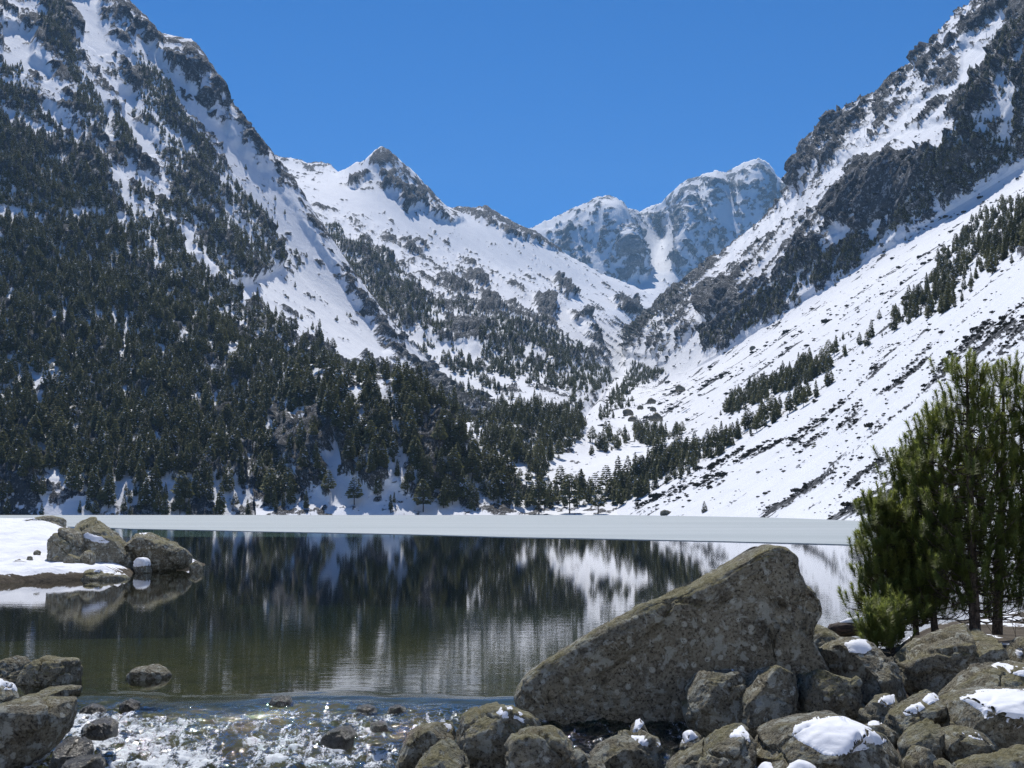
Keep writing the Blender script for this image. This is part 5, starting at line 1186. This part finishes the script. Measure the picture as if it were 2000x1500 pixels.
def needles(shoots, r, per=120):
    """bottle-brush shoots: thin needles all round each upright shoot, densest and shortest at the tip"""
    S = np.array([x[0] for x in shoots]); A = np.array([x[1] for x in shoots]); L = np.array([x[2] for x in shoots]); tone = np.array([x[3] for x in shoots])
    n = len(S); A /= np.linalg.norm(A, axis=1)[:, None]
    ref = np.where(np.abs(A[:, :1]) < 0.8, np.array([[1.0, 0, 0]]), np.array([[0, 1.0, 0]]))
    U = np.cross(A, ref); U /= np.linalg.norm(U, axis=1)[:, None]; Wv = np.cross(A, U)
    t = (np.arange(per) + 0.5) / per; t = np.broadcast_to(t, (n, per)) + r.normal(size=(n, per)) * 0.02
    az = np.arange(per) * 2.39996 + r.random((n, 1)) * 6.28 + r.normal(size=(n, per)) * 0.25
    open_ = np.radians(80 - 42 * t ** 1.5) + r.normal(size=(n, per)) * 0.13
    ln = (0.072 - 0.014 * t) * (0.8 + 0.35 * r.random((n, per)))
    rad = np.cos(az)[..., None] * U[:, None] + np.sin(az)[..., None] * Wv[:, None]
    d = np.cos(open_)[..., None] * A[:, None] + np.sin(open_)[..., None] * rad
    b0 = S[:, None] + A[:, None] * (L[:, None] * t)[..., None]
    sd = np.cross(d, A[:, None]); sd /= np.linalg.norm(sd, axis=-1)[..., None] + 1e-9
    w = 0.0042
    V = np.stack([b0 - sd * w, b0 + sd * w, b0 + d * ln[..., None]], 2).reshape(-1, 3)
    tn = np.repeat(np.repeat(tone, per) + r.normal(size=n * per) * 0.10 , 3)
    return V, np.arange(len(V)).reshape(-1, 3), np.clip(tn, 0, 1)

def pine(base, topP, Rm, seed, label, clear=0.16, nwh=20, thickness=0.055, dens=1.0, bend=0.03):
    r = np.random.default_rng(seed)
    base, topP = np.asarray(base, float), np.asarray(topP, float); H = topP[2] - base[2]
    u = np.linspace(0, 1, 26)
    w1, w2 = r.normal(size=2), r.normal(size=2)
    path = base + (topP - base) * u[:, None]
    path[:, 0] += bend * np.sin(u * np.pi) * w1[0] + 0.4 * bend * np.sin(u * 7) * w1[1]
    path[:, 1] += bend * np.sin(u * np.pi) * w2[0]
    path0 = path - base
    rad = thickness * (1 - u) ** 0.85 + 0.006
    tv, tf = tube(path0, rad, 12)
    tv += (fbm(tv * 22, 3, seed=seed)[:, None]) * 0.006
    e = bpy.data.objects.new("pine_tree", None); ROOT.objects.link(e); e.location = base; e.empty_display_size = 0.3
    e["label"] = label; e["category"] = "tree"; e["group"] = "mountain pines on the near bank"
    link("trunk", mesh("trunk", tv, tf), MAT_PBARK, parent=e)
    B = Bag(); shoots = []
    def at_h(h): return np.array([np.interp(h, u, path0[:, k]) for k in range(3)])
    for wi in range(nwh):
        h = 0.05 + 0.92 * (wi + r.random() * 0.5) / nwh
        nb = r.integers(4, 7)
        rel = (h - clear) / (1 - clear)
        for q in range(nb):
            az = 6.283 * (q + r.random() * 0.8) / nb
            env = 1.12 * Rm * (np.clip(1 - rel, 0.0, 1) ** 0.62) * (0.55 + 0.45 * smooth(-0.1, 0.25, np.array(rel)))
            dead = h < clear * (0.6 + 0.8 * r.random())
            L = float(max(0.05, env * (0.65 + 0.45 * r.random())))
            if dead: L *= 0.8
            o = np.array([math.cos(az), math.sin(az), 0])
            s_ = np.linspace(0, 1, 7)
            rise = (0.10 + 0.45 * r.random()) * L * (0.2 if dead else 1.0)
            pts = at_h(h) + o * (L * s_)[:, None] + np.array([0, 0, 1.0]) * (rise * s_ ** 2.2 - 0.05 * L * np.sin(s_ * 3.1) * (2.0 if dead else 1))[:, None]
            pts += np.cumsum(r.normal(size=(7, 3)), 0) * 0.010 * (L / 0.4)
            br = 0.010 * (0.4 + L) * (1 - 0.8 * s_) + 0.0016
            v, f = tube(pts, br, 5); B.add(v, f)
            if dead:
                for _ in range(3):
                    s0 = 0.3 + 0.6 * r.random(); p0 = np.array([np.interp(s0, s_, pts[:, k]) for k in range(3)])
                    dd = o * 0.6 + r.normal(size=3) * 0.6; v, f = tube(p0 + dd * (np.linspace(0, 0.16 * (0.5 + r.random()), 4))[:, None], np.linspace(0.003, 0.001, 4), 4); B.add(v, f)
                if r.random() < 0.6: continue
            ntw = max(1, int((1.3 + L * 8.0) * dens))
            for j in range(ntw):
                s0 = 1.0 if j == 0 else 0.30 + 0.68 * r.random()
                p0 = np.array([np.interp(s0, s_, pts[:, k]) for k in range(3)])
                side = r.normal(size=3) * np.array([1, 1, 0.25]); tl = (0.05 + 0.12 * r.random()) * (0.0 if j == 0 else 1.0)
                dirn = o * 0.35 + side * 0.45 + np.array([0, 0, 0.9])
                dirn /= np.linalg.norm(dirn)
                p1 = p0 + dirn * tl * 0.6 + side * tl * 0.5
                if tl > 0:
                    v, f = tube(np.linspace(p0, p1, 3), np.array([0.004, 0.003, 0.0025]), 4); B.add(v, f)
                up = dirn * 0.55 + np.array([0, 0, 0.75]) + r.normal(size=3) * 0.12
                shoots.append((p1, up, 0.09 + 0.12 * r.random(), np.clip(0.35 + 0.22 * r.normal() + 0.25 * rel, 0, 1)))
    shoots.append((at_h(0.93), np.array([0.0, 0, 1]), 0.07 * H + 0.05, 0.6))
    link("branches", B.mesh("branches", True), MAT_PBARK, parent=e)
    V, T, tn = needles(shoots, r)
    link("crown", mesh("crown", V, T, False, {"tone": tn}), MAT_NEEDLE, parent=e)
    return len(shoots)
def T_(px, py, Y): return at(px, py, Y)
PINES = [((1905, 1245, 14.0), (1888, 706, 14.0), 0.62, "tall foreground pine with a stout straight trunk, left of the trunk pair", 0.09, 28, 0.052, 1.0),
         ((1948, 1240, 14.5), (1960, 712, 14.6), 0.60, "tall foreground pine just right of the stoutest trunk", 0.09, 28, 0.048, 1.0),
         ((1826, 1235, 14.4), (1824, 796, 14.4), 0.46, "medium pine with slender stem left of the two tall pines", 0.06, 24, 0.032, 1.0),
         ((1762, 1245, 14.6), (1716, 985, 14.5), 0.42, "short bushy pine leaning over the lake, leftmost of the clump", 0.0, 18, 0.026, 1.7),
         ((1790, 1240, 14.9), (1778, 885, 14.9), 0.42, "slim young pine between the leaning one and the medium one", 0.05, 20, 0.026, 1.5),
         ((2030, 1240, 14.2), (2026, 760, 14.2), 0.50, "pine cut by the picture edge behind the trunk pair", 0.25, 22, 0.045, 1.0),
         ((1712, 1275, 13.2), (1710, 1202, 13.2), 0.08, "tiny pine sapling beside the snow-capped mossy boulder", 0.0, 6, 0.012, 1.6),
         ((1745, 1275, 13.6), (1748, 1195, 13.6), 0.10, "small pine sapling under the leaning pine", 0.0, 8, 0.018, 1.4)]
tot = 0
for k, (b_, t_, Rm, lab, cl, nw, th_, dn_) in enumerate(PINES):
    tot += pine(T_(*b_), T_(*t_), Rm, 700 + k, lab, cl, nw, th_, dn_)
print("shoots", tot)
# ------------------------------------------------------------------ mountain air
m, nt, out = new_mat("mountain_air"); s = NT(nt)
pv = s.n("ShaderNodeVolumePrincipled"); pv.inputs["Color"].default_value = C(0.40, 0.68, 1.0); pv.inputs["Density"].default_value = 5.6e-5; pv.inputs["Anisotropy"].default_value = 0.15
nt.links.new(pv.outputs[0], out.inputs["Volume"])
hx0, hx1, hy0, hy1, hz0, hz1 = -3000, 3500, -700, 7200, -40, 1750
V = np.array([[x, y, z] for z in (hz0, hz1) for y in (hy0, hy1) for x in (hx0, hx1)], float)
link("haze", mesh("haze", V, np.array([[0, 2, 3, 1], [4, 5, 7, 6], [0, 1, 5, 4], [2, 6, 7, 3], [0, 4, 6, 2], [1, 3, 7, 5]]), False), m, kind="stuff", label="thin blue mountain air filling the valley", category="haze")
